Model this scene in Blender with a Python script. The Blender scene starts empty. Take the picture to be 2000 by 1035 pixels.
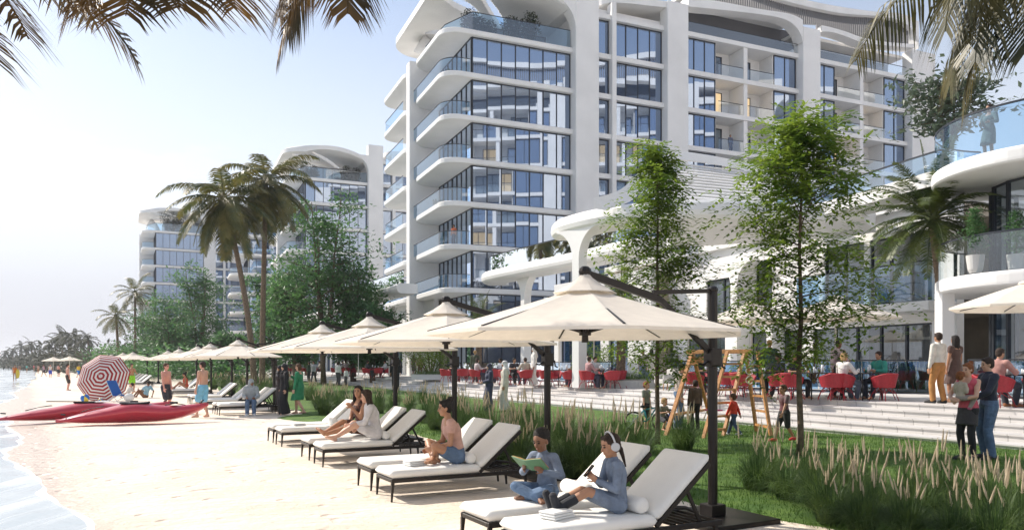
import bpy, bmesh, math, random
from mathutils import Vector, Matrix, noise
V = Vector; R = math.radians; PI = math.pi
random.seed(7)
scene = bpy.context.scene
COL = scene.collection
# ---------------------------------------------------------------- camera
F = 1497.0; HZ = 712.0; EYE = 1.7
cam_d = bpy.data.cameras.new('camera'); cam = bpy.data.objects.new('camera', cam_d); COL.objects.link(cam)
cam.location = (0, 0, EYE); cam.rotation_euler = (R(90), 0, 0)
cam_d.sensor_width = 36; cam_d.lens = 36 * F / 2000; cam_d.shift_y = (HZ - 517.5) / 2000
cam_d.clip_end = 6000; cam_d.clip_start = .05
scene.camera = cam
# ---------------------------------------------------------------- light
SUN_EL = R(40); SUN_AZ = math.atan2(.50, -.87)      # direction towards the sun in the xy plane
sd = V((math.cos(SUN_AZ) * math.cos(SUN_EL), math.sin(SUN_AZ) * math.cos(SUN_EL), math.sin(SUN_EL)))
sl = bpy.data.lights.new('sun', 'SUN'); sl.energy = 4.5; sl.angle = R(.5); sl.color = (1, .92, .82)
so = bpy.data.objects.new('sun', sl); COL.objects.link(so)
so.rotation_euler = (-sd).to_track_quat('-Z', 'Y').to_euler(); so.location = (-30, 20, 40)
w = bpy.data.worlds.new('World'); scene.world = w; w.use_nodes = True
nt = w.node_tree; N = nt.nodes; L = nt.links; N.clear()
out = N.new('ShaderNodeOutputWorld'); bg = N.new('ShaderNodeBackground'); sky = N.new('ShaderNodeTexSky')
sky.sky_type = 'NISHITA'; sky.sun_disc = False; sky.sun_elevation = SUN_EL
sky.sun_rotation = math.atan2(sd.x, sd.y)
sky.air_density = 1.0; sky.dust_density = .9; sky.ozone_density = 1.4
tc = N.new('ShaderNodeTexCoord'); sep = N.new('ShaderNodeSeparateXYZ'); L.new(tc.outputs['Generated'], sep.inputs[0])
def wmath(op, a, b=None):
    m = N.new('ShaderNodeMath'); m.operation = op
    for i, v in enumerate((a, b)):
        if v is None: continue
        if isinstance(v, (int, float)): m.inputs[i].default_value = v
        else: L.new(v, m.inputs[i])
    return m.outputs[0]
mp = N.new('ShaderNodeMapping'); mp.inputs['Scale'].default_value = (1.3, 1.3, 5.5); L.new(tc.outputs['Generated'], mp.inputs[0])
nz = N.new('ShaderNodeTexNoise'); nz.inputs['Scale'].default_value = 1.9; nz.inputs['Detail'].default_value = 9; nz.inputs['Roughness'].default_value = .52
L.new(mp.outputs[0], nz.inputs['Vector'])
cr = N.new('ShaderNodeValToRGB'); cr.color_ramp.elements[0].position = .46; cr.color_ramp.elements[1].position = .60
L.new(nz.outputs[0], cr.inputs[0])
side = N.new('ShaderNodeMapRange'); L.new(sep.outputs[0], side.inputs[0])
side.inputs[1].default_value = .15; side.inputs[2].default_value = -.45; side.inputs[3].default_value = .4; side.inputs[4].default_value = 1
lowm = N.new('ShaderNodeMapRange'); L.new(sep.outputs[2], lowm.inputs[0])
lowm.inputs[1].default_value = .75; lowm.inputs[2].default_value = .12; lowm.inputs[3].default_value = .3; lowm.inputs[4].default_value = 1
cf = wmath('MULTIPLY', wmath('MULTIPLY', cr.outputs[0], side.outputs[0]), lowm.outputs[0])
cf = wmath('MULTIPLY', cf, .85)
# thin bank of haze low over the horizon and a general milky veil
bank = N.new('ShaderNodeMapRange'); L.new(sep.outputs[2], bank.inputs[0]); bank.inputs[1].default_value = .42; bank.inputs[2].default_value = .09; bank.inputs[3].default_value = .22; bank.inputs[4].default_value = .92
cf = wmath('MAXIMUM', cf, bank.outputs[0])
# clouds: pale above, lavender grey in their lower parts
gr = N.new('ShaderNodeMapRange'); L.new(sep.outputs[2], gr.inputs[0])
gr.inputs[1].default_value = .0; gr.inputs[2].default_value = .2
cc = N.new('ShaderNodeMix'); cc.data_type = 'RGBA'; L.new(gr.outputs[0], cc.inputs[0])
cc.inputs[6].default_value = (3.1, 3.2, 3.95, 1); cc.inputs[7].default_value = (6.4, 6.4, 6.5, 1)
mx = N.new('ShaderNodeMix'); mx.data_type = 'RGBA'; L.new(cf, mx.inputs[0]); L.new(sky.outputs[0], mx.inputs[6]); L.new(cc.outputs[2], mx.inputs[7])
L.new(mx.outputs[2], bg.inputs[0]); bg.inputs[1].default_value = .135
L.new(bg.outputs[0], out.inputs[0])
vs = scene.view_settings; vs.view_transform = 'Standard'; vs.look = 'None'; vs.gamma = 1; vs.use_curve_mapping = False
vs.exposure = .36
scene.render.engine = 'CYCLES'
scene.cycles.max_bounces = 10; scene.cycles.transparent_max_bounces = 24
# ---------------------------------------------------------------- helpers
def gp(px, py, z=0.0):
    """point of the horizontal plane z that the photograph shows at px,py"""
    Y = (EYE - z) * F / (py - HZ); return V(((px - 1000) / F * Y, Y, z))
def at(px, Y, z=0.0): return V(((px - 1000) / F * Y, Y, z))
def zy(py, Y): return EYE + (HZ - py) * Y / F
MATS = {}
def mat(name, col, rough=.6, metal=0, var=.0, vscale=3.0, bump=0.0, bscale=30.0, spec=.5, col2=None, trans=0.0, coat=0, sheen=0, emis=None, estr=0, subs=0):
    if name in MATS: return MATS[name]
    m = bpy.data.materials.new(name); m.use_nodes = True; t = m.node_tree; n = t.nodes; l = t.links
    b = n['Principled BSDF']; b.inputs['Roughness'].default_value = rough; b.inputs['Metallic'].default_value = metal
    b.inputs['Specular IOR Level'].default_value = spec
    b.inputs['Base Color'].default_value = (*col, 1)
    if coat: b.inputs['Coat Weight'].default_value = coat
    if sheen: b.inputs['Sheen Weight'].default_value = sheen
    if subs: b.inputs['Subsurface Weight'].default_value = subs; b.inputs['Subsurface Radius'].default_value = (.02, .008, .004); b.inputs['Subsurface Scale'].default_value = 1
    if emis: b.inputs['Emission Color'].default_value = (*emis, 1); b.inputs['Emission Strength'].default_value = estr
    c = n.new('ShaderNodeTexCoord')
    if var or col2:
        z = n.new('ShaderNodeTexNoise'); z.inputs['Scale'].default_value = vscale; z.inputs['Detail'].default_value = 5
        l.new(c.outputs['Object'], z.inputs['Vector'])
        rp = n.new('ShaderNodeValToRGB'); l.new(z.outputs[0], rp.inputs[0])
        rp.color_ramp.elements[0].position = .36; rp.color_ramp.elements[1].position = .64
        a = col2 if col2 else tuple(max(0, x * (1 - var)) for x in col)
        rp.color_ramp.elements[0].color = (*a, 1)
        rp.color_ramp.elements[1].color = (*(col if col2 else tuple(min(1, x * (1 + var)) for x in col)), 1)
        l.new(rp.outputs[0], b.inputs['Base Color'])
    if bump:
        z2 = n.new('ShaderNodeTexNoise'); z2.inputs['Scale'].default_value = bscale; z2.inputs['Detail'].default_value = 4
        l.new(c.outputs['Object'], z2.inputs['Vector'])
        bp = n.new('ShaderNodeBump'); bp.inputs['Strength'].default_value = bump; bp.inputs['Distance'].default_value = .02
        l.new(z2.outputs[0], bp.inputs['Height']); l.new(bp.outputs[0], b.inputs['Normal'])
    if trans:
        tr = n.new('ShaderNodeBsdfTranslucent'); mxs = n.new('ShaderNodeMixShader'); mxs.inputs[0].default_value = trans
        if var or col2: l.new(rp.outputs[0], tr.inputs[0])
        else: tr.inputs[0].default_value = (*col, 1)
        l.new(b.outputs[0], mxs.inputs[1]); l.new(tr.outputs[0], mxs.inputs[2])
        l.new(mxs.outputs[0], n['Material Output'].inputs[0])
    MATS[name] = m; return m
def glass(name, tint, refl, dark=None, fac=.0, blend=.2, gcol=(.93, .97, 1)):
    """clear tinted pane: transparent + mirror by fresnel; dark: an opaque dark body behind the mirror"""
    m = bpy.data.materials.new(name); m.use_nodes = True; t = m.node_tree; n = t.nodes; l = t.links; n.remove(n['Principled BSDF'])
    o = n['Material Output']; g = n.new('ShaderNodeBsdfGlossy'); g.inputs['Roughness'].default_value = .015; g.inputs[0].default_value = (*gcol, 1)
    fr = n.new('ShaderNodeLayerWeight'); fr.inputs[0].default_value = blend
    mr = n.new('ShaderNodeMapRange'); l.new(fr.outputs['Fresnel'], mr.inputs[0]); mr.inputs[3].default_value = refl; mr.inputs[4].default_value = 1
    if dark:
        d = n.new('ShaderNodeBsdfDiffuse'); d.inputs[0].default_value = (*dark, 1)
        tr = n.new('ShaderNodeBsdfTransparent'); tr.inputs[0].default_value = (*tint, 1)
        mm = n.new('ShaderNodeMixShader'); mm.inputs[0].default_value = fac; l.new(d.outputs[0], mm.inputs[1]); l.new(tr.outputs[0], mm.inputs[2]); s = mm.outputs[0]
    else:
        tr = n.new('ShaderNodeBsdfTransparent'); tr.inputs[0].default_value = (*tint, 1); s = tr.outputs[0]
    x = n.new('ShaderNodeMixShader'); l.new(mr.outputs[0], x.inputs[0]); l.new(s, x.inputs[1]); l.new(g.outputs[0], x.inputs[2])
    l.new(x.outputs[0], o.inputs[0]); MATS[name] = m; return m

class MB:
    def __init__(s): s.v = []; s.f = []; s.m = []; s.mi = 0
    def add(s, vs, fs):
        o = len(s.v); s.v += [tuple(p) for p in vs]; s.f += [tuple(i + o for i in f) for f in fs]; s.m += [s.mi] * len(fs); return s
    def box(s, a, b, M=None):
        x0, y0, z0 = a; x1, y1, z1 = b
        P = [V(p) for p in ((x0,y0,z0),(x1,y0,z0),(x1,y1,z0),(x0,y1,z0),(x0,y0,z1),(x1,y0,z1),(x1,y1,z1),(x0,y1,z1))]
        if M: P = [M @ p for p in P]
        return s.add(P, [(0,3,2,1),(4,5,6,7),(0,1,5,4),(1,2,6,5),(2,3,7,6),(3,0,4,7)])
    def bar(s, a, b, w, h, up=V((0, 0, 1))):
        a = V(a); b = V(b); d = (b - a).normalized(); x = d.cross(up)
        if x.length < 1e-4: x = V((1, 0, 0))
        x.normalize(); y = x.cross(d)
        P = [p + x * sx * w / 2 + y * sy * h / 2 for p in (a, b) for sx, sy in ((-1,-1),(1,-1),(1,1),(-1,1))]
        return s.add(P, [(3,2,1,0),(4,5,6,7),(0,1,5,4),(1,2,6,5),(2,3,7,6),(3,0,4,7)])
    def loft(s, rings, cap=True, close=True):
        n = len(rings[0]); vs = [p for r in rings for p in r]; fs = []
        for i in range(len(rings) - 1):
            for j in range(n if close else n - 1):
                k = (j + 1) % n; fs.append((i*n+j, i*n+k, (i+1)*n+k, (i+1)*n+j))
        if cap: fs.append(tuple(range(n - 1, -1, -1))); fs.append(tuple(range((len(rings)-1)*n, len(rings)*n)))
        return s.add(vs, fs)
    def tube(s, pts, rad, n=8, cap=True):
        pts = [V(p) for p in pts]; rings = []
        if isinstance(rad, (int, float)): rad = [rad] * len(pts)
        x = None
        for i, p in enumerate(pts):
            d = (pts[min(i+1, len(pts)-1)] - pts[max(i-1, 0)]).normalized()
            if x is None:
                x = d.cross(V((0, 0, 1)))
                if x.length < .05: x = d.cross(V((0, 1, 0)))
            else: x = x - d * x.dot(d)
            x.normalize(); y = d.cross(x)
            rings.append([p + (x * math.cos(2*PI*j/n) + y * math.sin(2*PI*j/n)) * rad[i] for j in range(n)])
        return s.loft(rings, cap)
    def cap(s, a, b, ra, rb, n=10):
        a = V(a); b = V(b); d = b - a
        if d.length < 1e-5: d = V((0, 0, .001))
        d.normalize()
        return s.tube([a - d*ra*.95, a - d*ra*.6, a, b, b + d*rb*.6, b + d*rb*.95], [ra*.3, ra*.8, ra, rb, rb*.8, rb*.3], n)
    def ell(s, c, r, M=None, n=12, m=8):
        c = V(c); rings = []
        for i in range(1, m):
            t = PI * i / m; q = []
            for j in range(n):
                p = V((r[0]*math.sin(t)*math.cos(2*PI*j/n), r[1]*math.sin(t)*math.sin(2*PI*j/n), -r[2]*math.cos(t)))
                q.append(c + (M @ p if M else p))
            rings.append(q)
        return s.loft(rings)
    def prism(s, poly, z0, z1):
        n = len(poly); vs = [(p[0], p[1], z0) for p in poly] + [(p[0], p[1], z1) for p in poly]
        fs = [tuple(range(n-1, -1, -1)), tuple(range(n, 2*n))] + [(i, (i+1) % n, n+(i+1) % n, n+i) for i in range(n)]
        return s.add(vs, fs)
    def xform(s, M): s.v = [tuple(M @ V(p)) for p in s.v]; return s
    def mesh(s, name, mats, smooth=False):
        me = bpy.data.meshes.new(name); me.from_pydata(s.v, [], s.f)
        for m in (mats if isinstance(mats, (list, tuple)) else [mats]): me.materials.append(m)
        if any(s.m): me.polygons.foreach_set('material_index', s.m)
        if smooth: me.polygons.foreach_set('use_smooth', [True] * len(s.f))
        me.update(); return me
    def build(s, name, mats, parent=None, smooth=False, bevel=0, seg=2, fix=False):
        me = s.mesh(name, mats, smooth)
        if bevel or fix:
            bm = bmesh.new(); bm.from_mesh(me)
            if fix: bmesh.ops.remove_doubles(bm, verts=bm.verts, dist=.0004)
            if bevel:
                bmesh.ops.bevel(bm, geom=[e for e in bm.edges if len(e.link_faces) == 2 and e.calc_face_angle(0) > .5], offset=bevel, segments=seg, profile=.6, affect='EDGES', clamp_overlap=True)
            bmesh.ops.recalc_face_normals(bm, faces=bm.faces)
            for f in bm.faces: f.smooth = smooth
            bm.to_mesh(me); bm.free()
        o = bpy.data.objects.new(name, me); COL.objects.link(o)
        if parent: o.parent = parent
        return o
def tag(o, label=None, cat=None, group=None, kind=None):
    if label: o['label'] = label
    if cat: o['category'] = cat
    if group: o['group'] = group
    if kind: o['kind'] = kind
    return o
def empty(name, loc=(0, 0, 0), rz=0, label=None, cat=None, group=None):
    o = bpy.data.objects.new(name, None); COL.objects.link(o); o.location = loc; o.rotation_euler = (0, 0, rz)
    o.empty_display_size = .2
    return tag(o, label, cat, group)
KIDS = {}
def copy_tree(o, parent=None):
    c = o.copy(); COL.objects.link(c)
    if parent: c.parent = parent
    for ch in list(o.children): copy_tree(ch, c)
    return c
def dup(o, loc, rz=None, label=None, group=None, sc=None):
    c = copy_tree(o); c.location = loc
    if rz is not None: c.rotation_euler = (0, 0, rz)
    if label: c['label'] = label
    if group: c['group'] = group
    if sc: c.scale = (sc,) * 3 if isinstance(sc, (int, float)) else sc
    return c
def arc(cx, cy, r, a0, a1, n=8): return [(cx + r*math.cos(R(a0+(a1-a0)*i/n)), cy + r*math.sin(R(a0+(a1-a0)*i/n))) for i in range(n+1)]
# ---------------------------------------------------------------- materials
M_white = mat('white_render', (.79, .78, .76), .55, var=.05, vscale=.4, bump=.05, bscale=60)
M_pave = None
M_dark = mat('dark_bronze_metal', (.022, .018, .016), .38, metal=.4, bump=.05, bscale=80)
M_mull = mat('dark_window_frame', (.03, .035, .045), .4, metal=.3)
M_cream = mat('cream_canvas', (.91, .86, .78), .85, var=.03, vscale=8, bump=.08, bscale=220, trans=.42)
M_cush = mat('white_cushion', (.82, .81, .77), .8, var=.02, vscale=5, bump=.12, bscale=140, sheen=.2)
M_facade_glass = glass('facade_glass', (.5, .6, .75), .48, dark=(.02, .055, .13), fac=.14, blend=.25, gcol=(.64, .74, .90))
M_lowglass = glass('shopfront_glass', (.7, .78, .85), .16, dark=(.03, .05, .07), fac=.6)
M_rail = glass('balustrade_glass', (.46, .68, .88), .16)
M_railclear = glass('clear_balustrade_glass', (.86, .90, .92), .13)
M_wood = mat('orange_timber', (.50, .24, .085), .5, var=.2, vscale=14, bump=.2, bscale=50)
M_red = mat('red_woven_shell', (.36, .018, .03), .5, var=.12, vscale=20, bump=.35, bscale=120)
M_bark = mat('bark', (.13, .09, .06), .9, var=.3, vscale=9, bump=.7, bscale=40)
M_palmbark = mat('palm_bark', (.17, .12, .08), .9, var=.35, vscale=12, bump=.8, bscale=30)
M_leaf = mat('bright_leaf', (.27, .36, .045), .5, var=.0, vscale=2.6, col2=(.10, .19, .025), trans=.55)
M_leafd = mat('dark_leaf', (.13, .27, .08), .5, vscale=.45, col2=(.05, .13, .055), trans=.45)
M_palmo = mat('olive_palm_leaf', (.17, .14, .04), .45, vscale=1.6, col2=(.04, .045, .016), trans=.3)
M_leafg = mat('grey_green_leaf', (.16, .21, .13), .5, vscale=2, col2=(.06, .09, .055), trans=.2)
M_palm = mat('palm_leaf', (.20, .17, .045), .42, vscale=.9, col2=(.06, .085, .025), trans=.4)
M_palmb = mat('dry_palm_leaf', (.20, .11, .03), .45, vscale=1.2, col2=(.035, .03, .012), trans=.4)
M_palmg = mat('green_palm_leaf', (.13, .16, .03), .45, vscale=1.6, col2=(.035, .065, .016), trans=.3)
M_shrub = mat('shrub_leaf', (.04, .055, .015), .6, vscale=3, col2=(.012, .02, .006), trans=.2)
M_grassb = mat('grass_blade', (.14, .21, .05), .6, vscale=3.0, col2=(.04, .085, .022), trans=.35)
M_lawnb = mat('lawn_blade', (.11, .21, .025), .6, vscale=1.0, col2=(.055, .125, .018), trans=.3)
M_plume = mat('pale_plume', (.62, .52, .36), .9, var=.15, vscale=20, trans=.3)
M_stone = mat('pale_stone', (.55, .53, .50), .7, var=.06, vscale=4, bump=.1)
M_interior = mat('pale_interior', (.42, .36, .28), .8, var=.2, vscale=.8)
M_curtain = mat('pale_curtain', (.62, .58, .50), .85, var=.1, vscale=6)
M_lit = mat('lit_room', (.6, .45, .28), .8, emis=(1, .72, .38), estr=.55)
M_slat = mat('grey_slats', (.17, .17, .18), .6)
M_potw = mat('white_planter', (.62, .61, .58), .6, bump=.1)
# ================================================================ SETTING
def sheet(name, poly, z, m, kind='structure'):
    b = MB(); b.add([(p[0], p[1], z) for p in poly], [tuple(range(len(poly)))])
    o = b.build(name, m, fix=True); tag(o, kind=kind); return o
def ground_mat(name, c1, c2, scale, rough=.9, bump=.3, bscale=4, wave=None, third=None):
    m = bpy.data.materials.new(name); m.use_nodes = True; t = m.node_tree; n = t.nodes; l = t.links; b = n['Principled BSDF']
    b.inputs['Roughness'].default_value = rough; c = n.new('ShaderNodeTexCoord')
    z = n.new('ShaderNodeTexNoise'); z.inputs['Scale'].default_value = scale; z.inputs['Detail'].default_value = 8; l.new(c.outputs['Object'], z.inputs[0])
    r = n.new('ShaderNodeValToRGB'); l.new(z.outputs[0], r.inputs[0]); r.color_ramp.elements[0].position = .38; r.color_ramp.elements[1].position = .62
    r.color_ramp.elements[0].color = (*c2, 1); r.color_ramp.elements[1].color = (*c1, 1)
    l.new(r.outputs[0], b.inputs['Base Color'])
    z2 = n.new('ShaderNodeTexNoise'); z2.inputs['Scale'].default_value = bscale; z2.inputs['Detail'].default_value = 8; z2.inputs['Roughness'].default_value = .6; l.new(c.outputs['Object'], z2.inputs[0])
    h = z2.outputs[0]
    if wave:
        mp = n.new('ShaderNodeMapping'); mp.inputs['Rotation'].default_value = (0, 0, R(-28)); mp.inputs['Scale'].default_value = (1, 3.2, 1); l.new(c.outputs['Object'], mp.inputs[0])
        wv = n.new('ShaderNodeTexNoise'); wv.inputs['Scale'].default_value = wave; wv.inputs['Detail'].default_value = 3; l.new(mp.outputs[0], wv.inputs[0])
        ad = n.new('ShaderNodeMath'); ad.operation = 'MULTIPLY_ADD'; ad.inputs[1].default_value = 2.0; l.new(wv.outputs[0], ad.inputs[0]); l.new(h, ad.inputs[2]); h = ad.outputs[0]
    bp = n.new('ShaderNodeBump'); bp.inputs['Strength'].default_value = bump; bp.inputs['Distance'].default_value = .05; l.new(h, bp.inputs['Height']); l.new(bp.outputs[0], b.inputs['Normal'])
    MATS[name] = m; return m, n, l, b, c, r
M_sand, n, l, b, c, r = ground_mat('beach_sand', (.83, .725, .605), (.75, .64, .52), .9, .95, .6, 9, wave=2.2)
# trodden dimples
vo = n.new('ShaderNodeTexVoronoi'); vo.inputs['Scale'].default_value = 2.6; vo.inputs['Randomness'].default_value = 1; vo.feature = 'SMOOTH_F1'; l.new(c.outputs['Object'], vo.inputs[0])
bpo = b.inputs['Normal'].links[0].from_node; hin = bpo.inputs['Height'].links[0].from_socket
vm = n.new('ShaderNodeMapRange'); l.new(vo.outputs['Distance'], vm.inputs[0]); vm.inputs[1].default_value = .02; vm.inputs[2].default_value = .22; vm.inputs[4].default_value = 1.7
va = n.new('ShaderNodeMath'); l.new(hin, va.inputs[0]); l.new(vm.outputs[0], va.inputs[1]); l.new(va.outputs[0], bpo.inputs['Height'])
# damp band beside the water: distance from the shoreline
s = n.new('ShaderNodeSeparateXYZ'); l.new(c.outputs['Object'], s.inputs[0])
m1 = n.new('ShaderNodeMath'); m1.operation = 'MULTIPLY_ADD'; m1.inputs[1].default_value = .64; l.new(s.outputs[1], m1.inputs[0]); l.new(s.outputs[0], m1.inputs[2])
zz = n.new('ShaderNodeTexNoise'); zz.inputs['Scale'].default_value = .25; zz.inputs['Detail'].default_value = 3; l.new(c.outputs['Object'], zz.inputs[0])
m2 = n.new('ShaderNodeMath'); m2.operation = 'MULTIPLY_ADD'; m2.inputs[1].default_value = 1.6; l.new(zz.outputs[0], m2.inputs[0]); l.new(m1.outputs[0], m2.inputs[2])
mr = n.new('ShaderNodeMapRange'); l.new(m2.outputs[0], mr.inputs[0]); mr.inputs[1].default_value = 1.3; mr.inputs[2].default_value = 2.6; mr.inputs[3].default_value = 1; mr.inputs[4].default_value = 0
mxc = n.new('ShaderNodeMix'); mxc.data_type = 'RGBA'; l.new(mr.outputs[0], mxc.inputs[0]); l.new(r.outputs[0], mxc.inputs[6]); mxc.inputs[7].default_value = (.56, .45, .36, 1)
l.new(mxc.outputs[2], b.inputs['Base Color'])
rr = n.new('ShaderNodeMapRange'); l.new(mr.outputs[0], rr.inputs[0]); rr.inputs[3].default_value = .95; rr.inputs[4].default_value = .35; l.new(rr.outputs[0], b.inputs['Roughness'])
# the ground: one fine grid near, coarse far, with gentle relief that slopes into the water
def shore(y): return (-4.7 - .70 * (y - 8) if y < 30 else -20.1 - .62 * (y - 30)) + .25 * math.sin(y * .35) + .2 * math.sin(y * .13 + 1) + .45 * noise.noise(V((0, y * .3, 5))) + .12 * noise.noise(V((0, y * 1.3, 2)))
def sand_z(x, y):
    d = x - shore(y)
    z = .035 * noise.noise(V((x * .35, y * .35, 0))) + .012 * noise.noise(V((x * 1.6, y * 1.6, 3)))
    z *= max(0, min(1, (d - .5) / 2.5))
    if d < 2.5: z -= (2.5 - d) * .03
    return max(z, -1.5)
def axis(lo, hi, fine0, fine1, st):
    a = []; x = fine0
    while x <= fine1: a.append(x); x += st
    d = st; x = fine1
    while x < hi: d *= 1.35; x += d; a.append(min(x, hi))
    d = st; x = fine0; bq = []
    while x > lo: d *= 1.35; x -= d; bq.append(max(x, lo))
    return bq[::-1] + a
xs = axis(-3000, 3000, -24, 6, .22); ys = axis(-400, 4000, 3, 38, .22)
g = MB(); idx = {}
for j, y in enumerate(ys):
    for i, x in enumerate(xs): g.v.append((x, y, sand_z(x, y)))
nx = len(xs)
for j in range(len(ys) - 1):
    for i in range(nx - 1): g.f.append((j*nx+i, j*nx+i+1, (j+1)*nx+i+1, (j+1)*nx+i)); g.m.append(0)
tag(g.build('sand_beach', M_sand, smooth=True), kind='structure')
# water
Mw, n, l, b, c, r = ground_mat('sea_water', (.50, .55, .57), (.40, .46, .49), .5, .12, .35, 1.6)
b.inputs['IOR'].default_value = 1.33
mpw = n.new('ShaderNodeMapping'); mpw.inputs['Rotation'].default_value = (0, 0, R(-31)); mpw.inputs['Scale'].default_value = (1.1, .16, 1); l.new(c.outputs['Object'], mpw.inputs[0])
fo = n.new('ShaderNodeTexNoise'); fo.inputs['Scale'].default_value = .8; fo.inputs['Detail'].default_value = 9; fo.inputs['Roughness'].default_value = .62; l.new(mpw.outputs[0], fo.inputs[0])
fr_ = n.new('ShaderNodeValToRGB'); l.new(fo.outputs[0], fr_.inputs[0]); fr_.color_ramp.elements[0].position = .48; fr_.color_ramp.elements[1].position = .70
mxw = n.new('ShaderNodeMix'); mxw.data_type = 'RGBA'; l.new(fr_.outputs[0], mxw.inputs[0]); l.new(r.outputs[0], mxw.inputs[6]); mxw.inputs[7].default_value = (.78, .79, .79, 1)
l.new(mxw.outputs[2], b.inputs['Base Color'])
rw = n.new('ShaderNodeMapRange'); l.new(fr_.outputs[0], rw.inputs[0]); rw.inputs[3].default_value = .12; rw.inputs[4].default_value = .8; l.new(rw.outputs[0], b.inputs['Roughness'])
wb = MB(); ysw = axis(-100, 4000, 4, 60, .5)
vs_ = []
for y in ysw:
    e = shore(y) + 1.0
    vs_.append([(e + dx, y, -.072) for dx in (0, -.5, -1, -4, -15, -60, -400, -3000)])
wb.loft(vs_, cap=False, close=False)
tag(wb.build('sea_water', MATS['sea_water'], smooth=True), kind='structure')
# foam line along the edge of the wash
fb = MB()
for y in ysw:
    if y > 250: break
fl = []
for y in [3.5 + .12 * i for i in range(520)]:
    e = shore(y) + .12; wd = max(.0, .12 + .22 * noise.noise(V((3, y * 1.1, 0))))
    fl.append([V((e + .03, y, -.082)), V((e - wd * .35, y, -.066 + wd * .08)), V((e - wd, y, -.080))])
fb.loft(fl, cap=False, close=False)
M_foam = mat('sea_foam', (.88, .87, .85), .8, bump=.8, bscale=40)
tag(fb.build('foam', M_foam, smooth=True), 'white foam along the edge of the wash on the sand', 'foam', kind='stuff')
# lawn
STEP = [(14.4, 5.0), (9.9, 14.6), (7.4, 19.0), (3.6, 26.6), (1.5, 31.0), (-2.9, 39.8), (-11.2, 57.8), (-20.5, 76), (-46, 125)]
SANDE = [(5.6, 5.0), (3.15, 7.9), (2.25, 8.9), (1.5, 10.6), (.5, 12.6), (-.8, 15.0), (-2.6, 18.6), (-4.6, 21.2), (-7.6, 24.2), (-7.4, 26.0), (-7.9, 28.0), (-9.4, 30.5), (-12, 36), (-16, 43), (-21, 54), (-27, 66), (-34, 82), (-60, 130)]
def catmull(P, n=6):
    Q = [V((*p, 0)) if len(p) == 2 else V(p) for p in P]; o = []
    for i in range(len(Q) - 1):
        a = Q[max(i-1, 0)]; b_ = Q[i]; c_ = Q[i+1]; d = Q[min(i+2, len(Q)-1)]
        for k in range(n):
            t = k / n; o.append(.5 * (2*b_ + (c_-a)*t + (2*a-5*b_+4*c_-d)*t*t + (3*b_-a-3*c_+d)*t*t*t))
    return o + [Q[-1]]
SE = catmull(SANDE, 8)
for i, p in enumerate(SE): p.x += .12 * noise.noise(V((p.y * 1.4, 0, 0)))
ST = catmull(STEP, 4)
M_lawn, n, l, b, c, r = ground_mat('lawn_turf', (.12, .21, .03), (.065, .14, .02), 2.2, .9, .8, 45)
lw = MB(); rows = []
def side_at(C, y):
    for i in range(len(C) - 1):
        a, b_ = C[i], C[i+1]
        if (a.y - y) * (b_.y - y) <= 0 and abs(a.y - b_.y) > 1e-6: return a.x + (b_.x - a.x) * (y - a.y) / (b_.y - a.y)
    return C[-1].x
yy = 5.0; YL = []
while yy < 120: YL.append(yy); yy += .25 if yy < 30 else 1.0
LZ = .055
for y in YL:
    a = side_at(SE, y); b_ = side_at(ST, y) + .3
    r_ = []
    for k in range(25):
        t = k / 24; x = a + (b_ - a) * t; e = min(1, (x - a) / .25)
        r_.append(V((x, y, (-.03 + (LZ + .03) * e) + .02 * noise.noise(V((x * .5, y * .5, 0))) * e + (.0 if k < 24 else 0))))
    rows.append(r_)
lw.loft(rows, cap=False, close=False)
tag(lw.build('lawn', M_lawn, smooth=True), kind='structure')
# steps and terrace
def pave_mat(name, c1, lines):
    m, n, l, b, c, r = ground_mat(name, c1, tuple(x * .93 for x in c1), 1.2, .6, .05, 30)
    mp = n.new('ShaderNodeMapping'); mp.inputs['Rotation'].default_value = (0, 0, R(-28)); l.new(c.outputs['Object'], mp.inputs[0])
    bk = n.new('ShaderNodeTexBrick'); l.new(mp.outputs[0], bk.inputs[0]); bk.inputs['Scale'].default_value = 1; bk.inputs['Mortar Size'].default_value = .012
    bk.inputs['Brick Width'].default_value = 1.2; bk.inputs['Row Height'].default_value = .6
    bk.inputs['Color1'].default_value = (1, 1, 1, 1); bk.inputs['Color2'].default_value = (.93, .93, .93, 1); bk.inputs['Mortar'].default_value = (.6, .6, .6, 1)
    mm = n.new('ShaderNodeMix'); mm.data_type = 'RGBA'; mm.blend_type = 'MULTIPLY'; mm.inputs[0].default_value = 1
    l.new(r.outputs[0], mm.inputs[6]); l.new(bk.outputs[0], mm.inputs[7]); l.new(mm.outputs[2], b.inputs['Base Color'])
    return m
M_pave = pave_mat('pale_paving', (.66, .635, .61), True)
TZ = .73; NST = 5; TREAD = .58
def off(C, d):
    o = []
    for i, p in enumerate(C):
        t = (C[min(i+1, len(C)-1)] - C[max(i-1, 0)]).normalized(); o.append(p + V((t.y, -t.x, 0)) * d)
    return o
EDG = [V((ST[0].x + 3, ST[0].y - 6, 0))] + ST
STEPC = EDG
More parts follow.
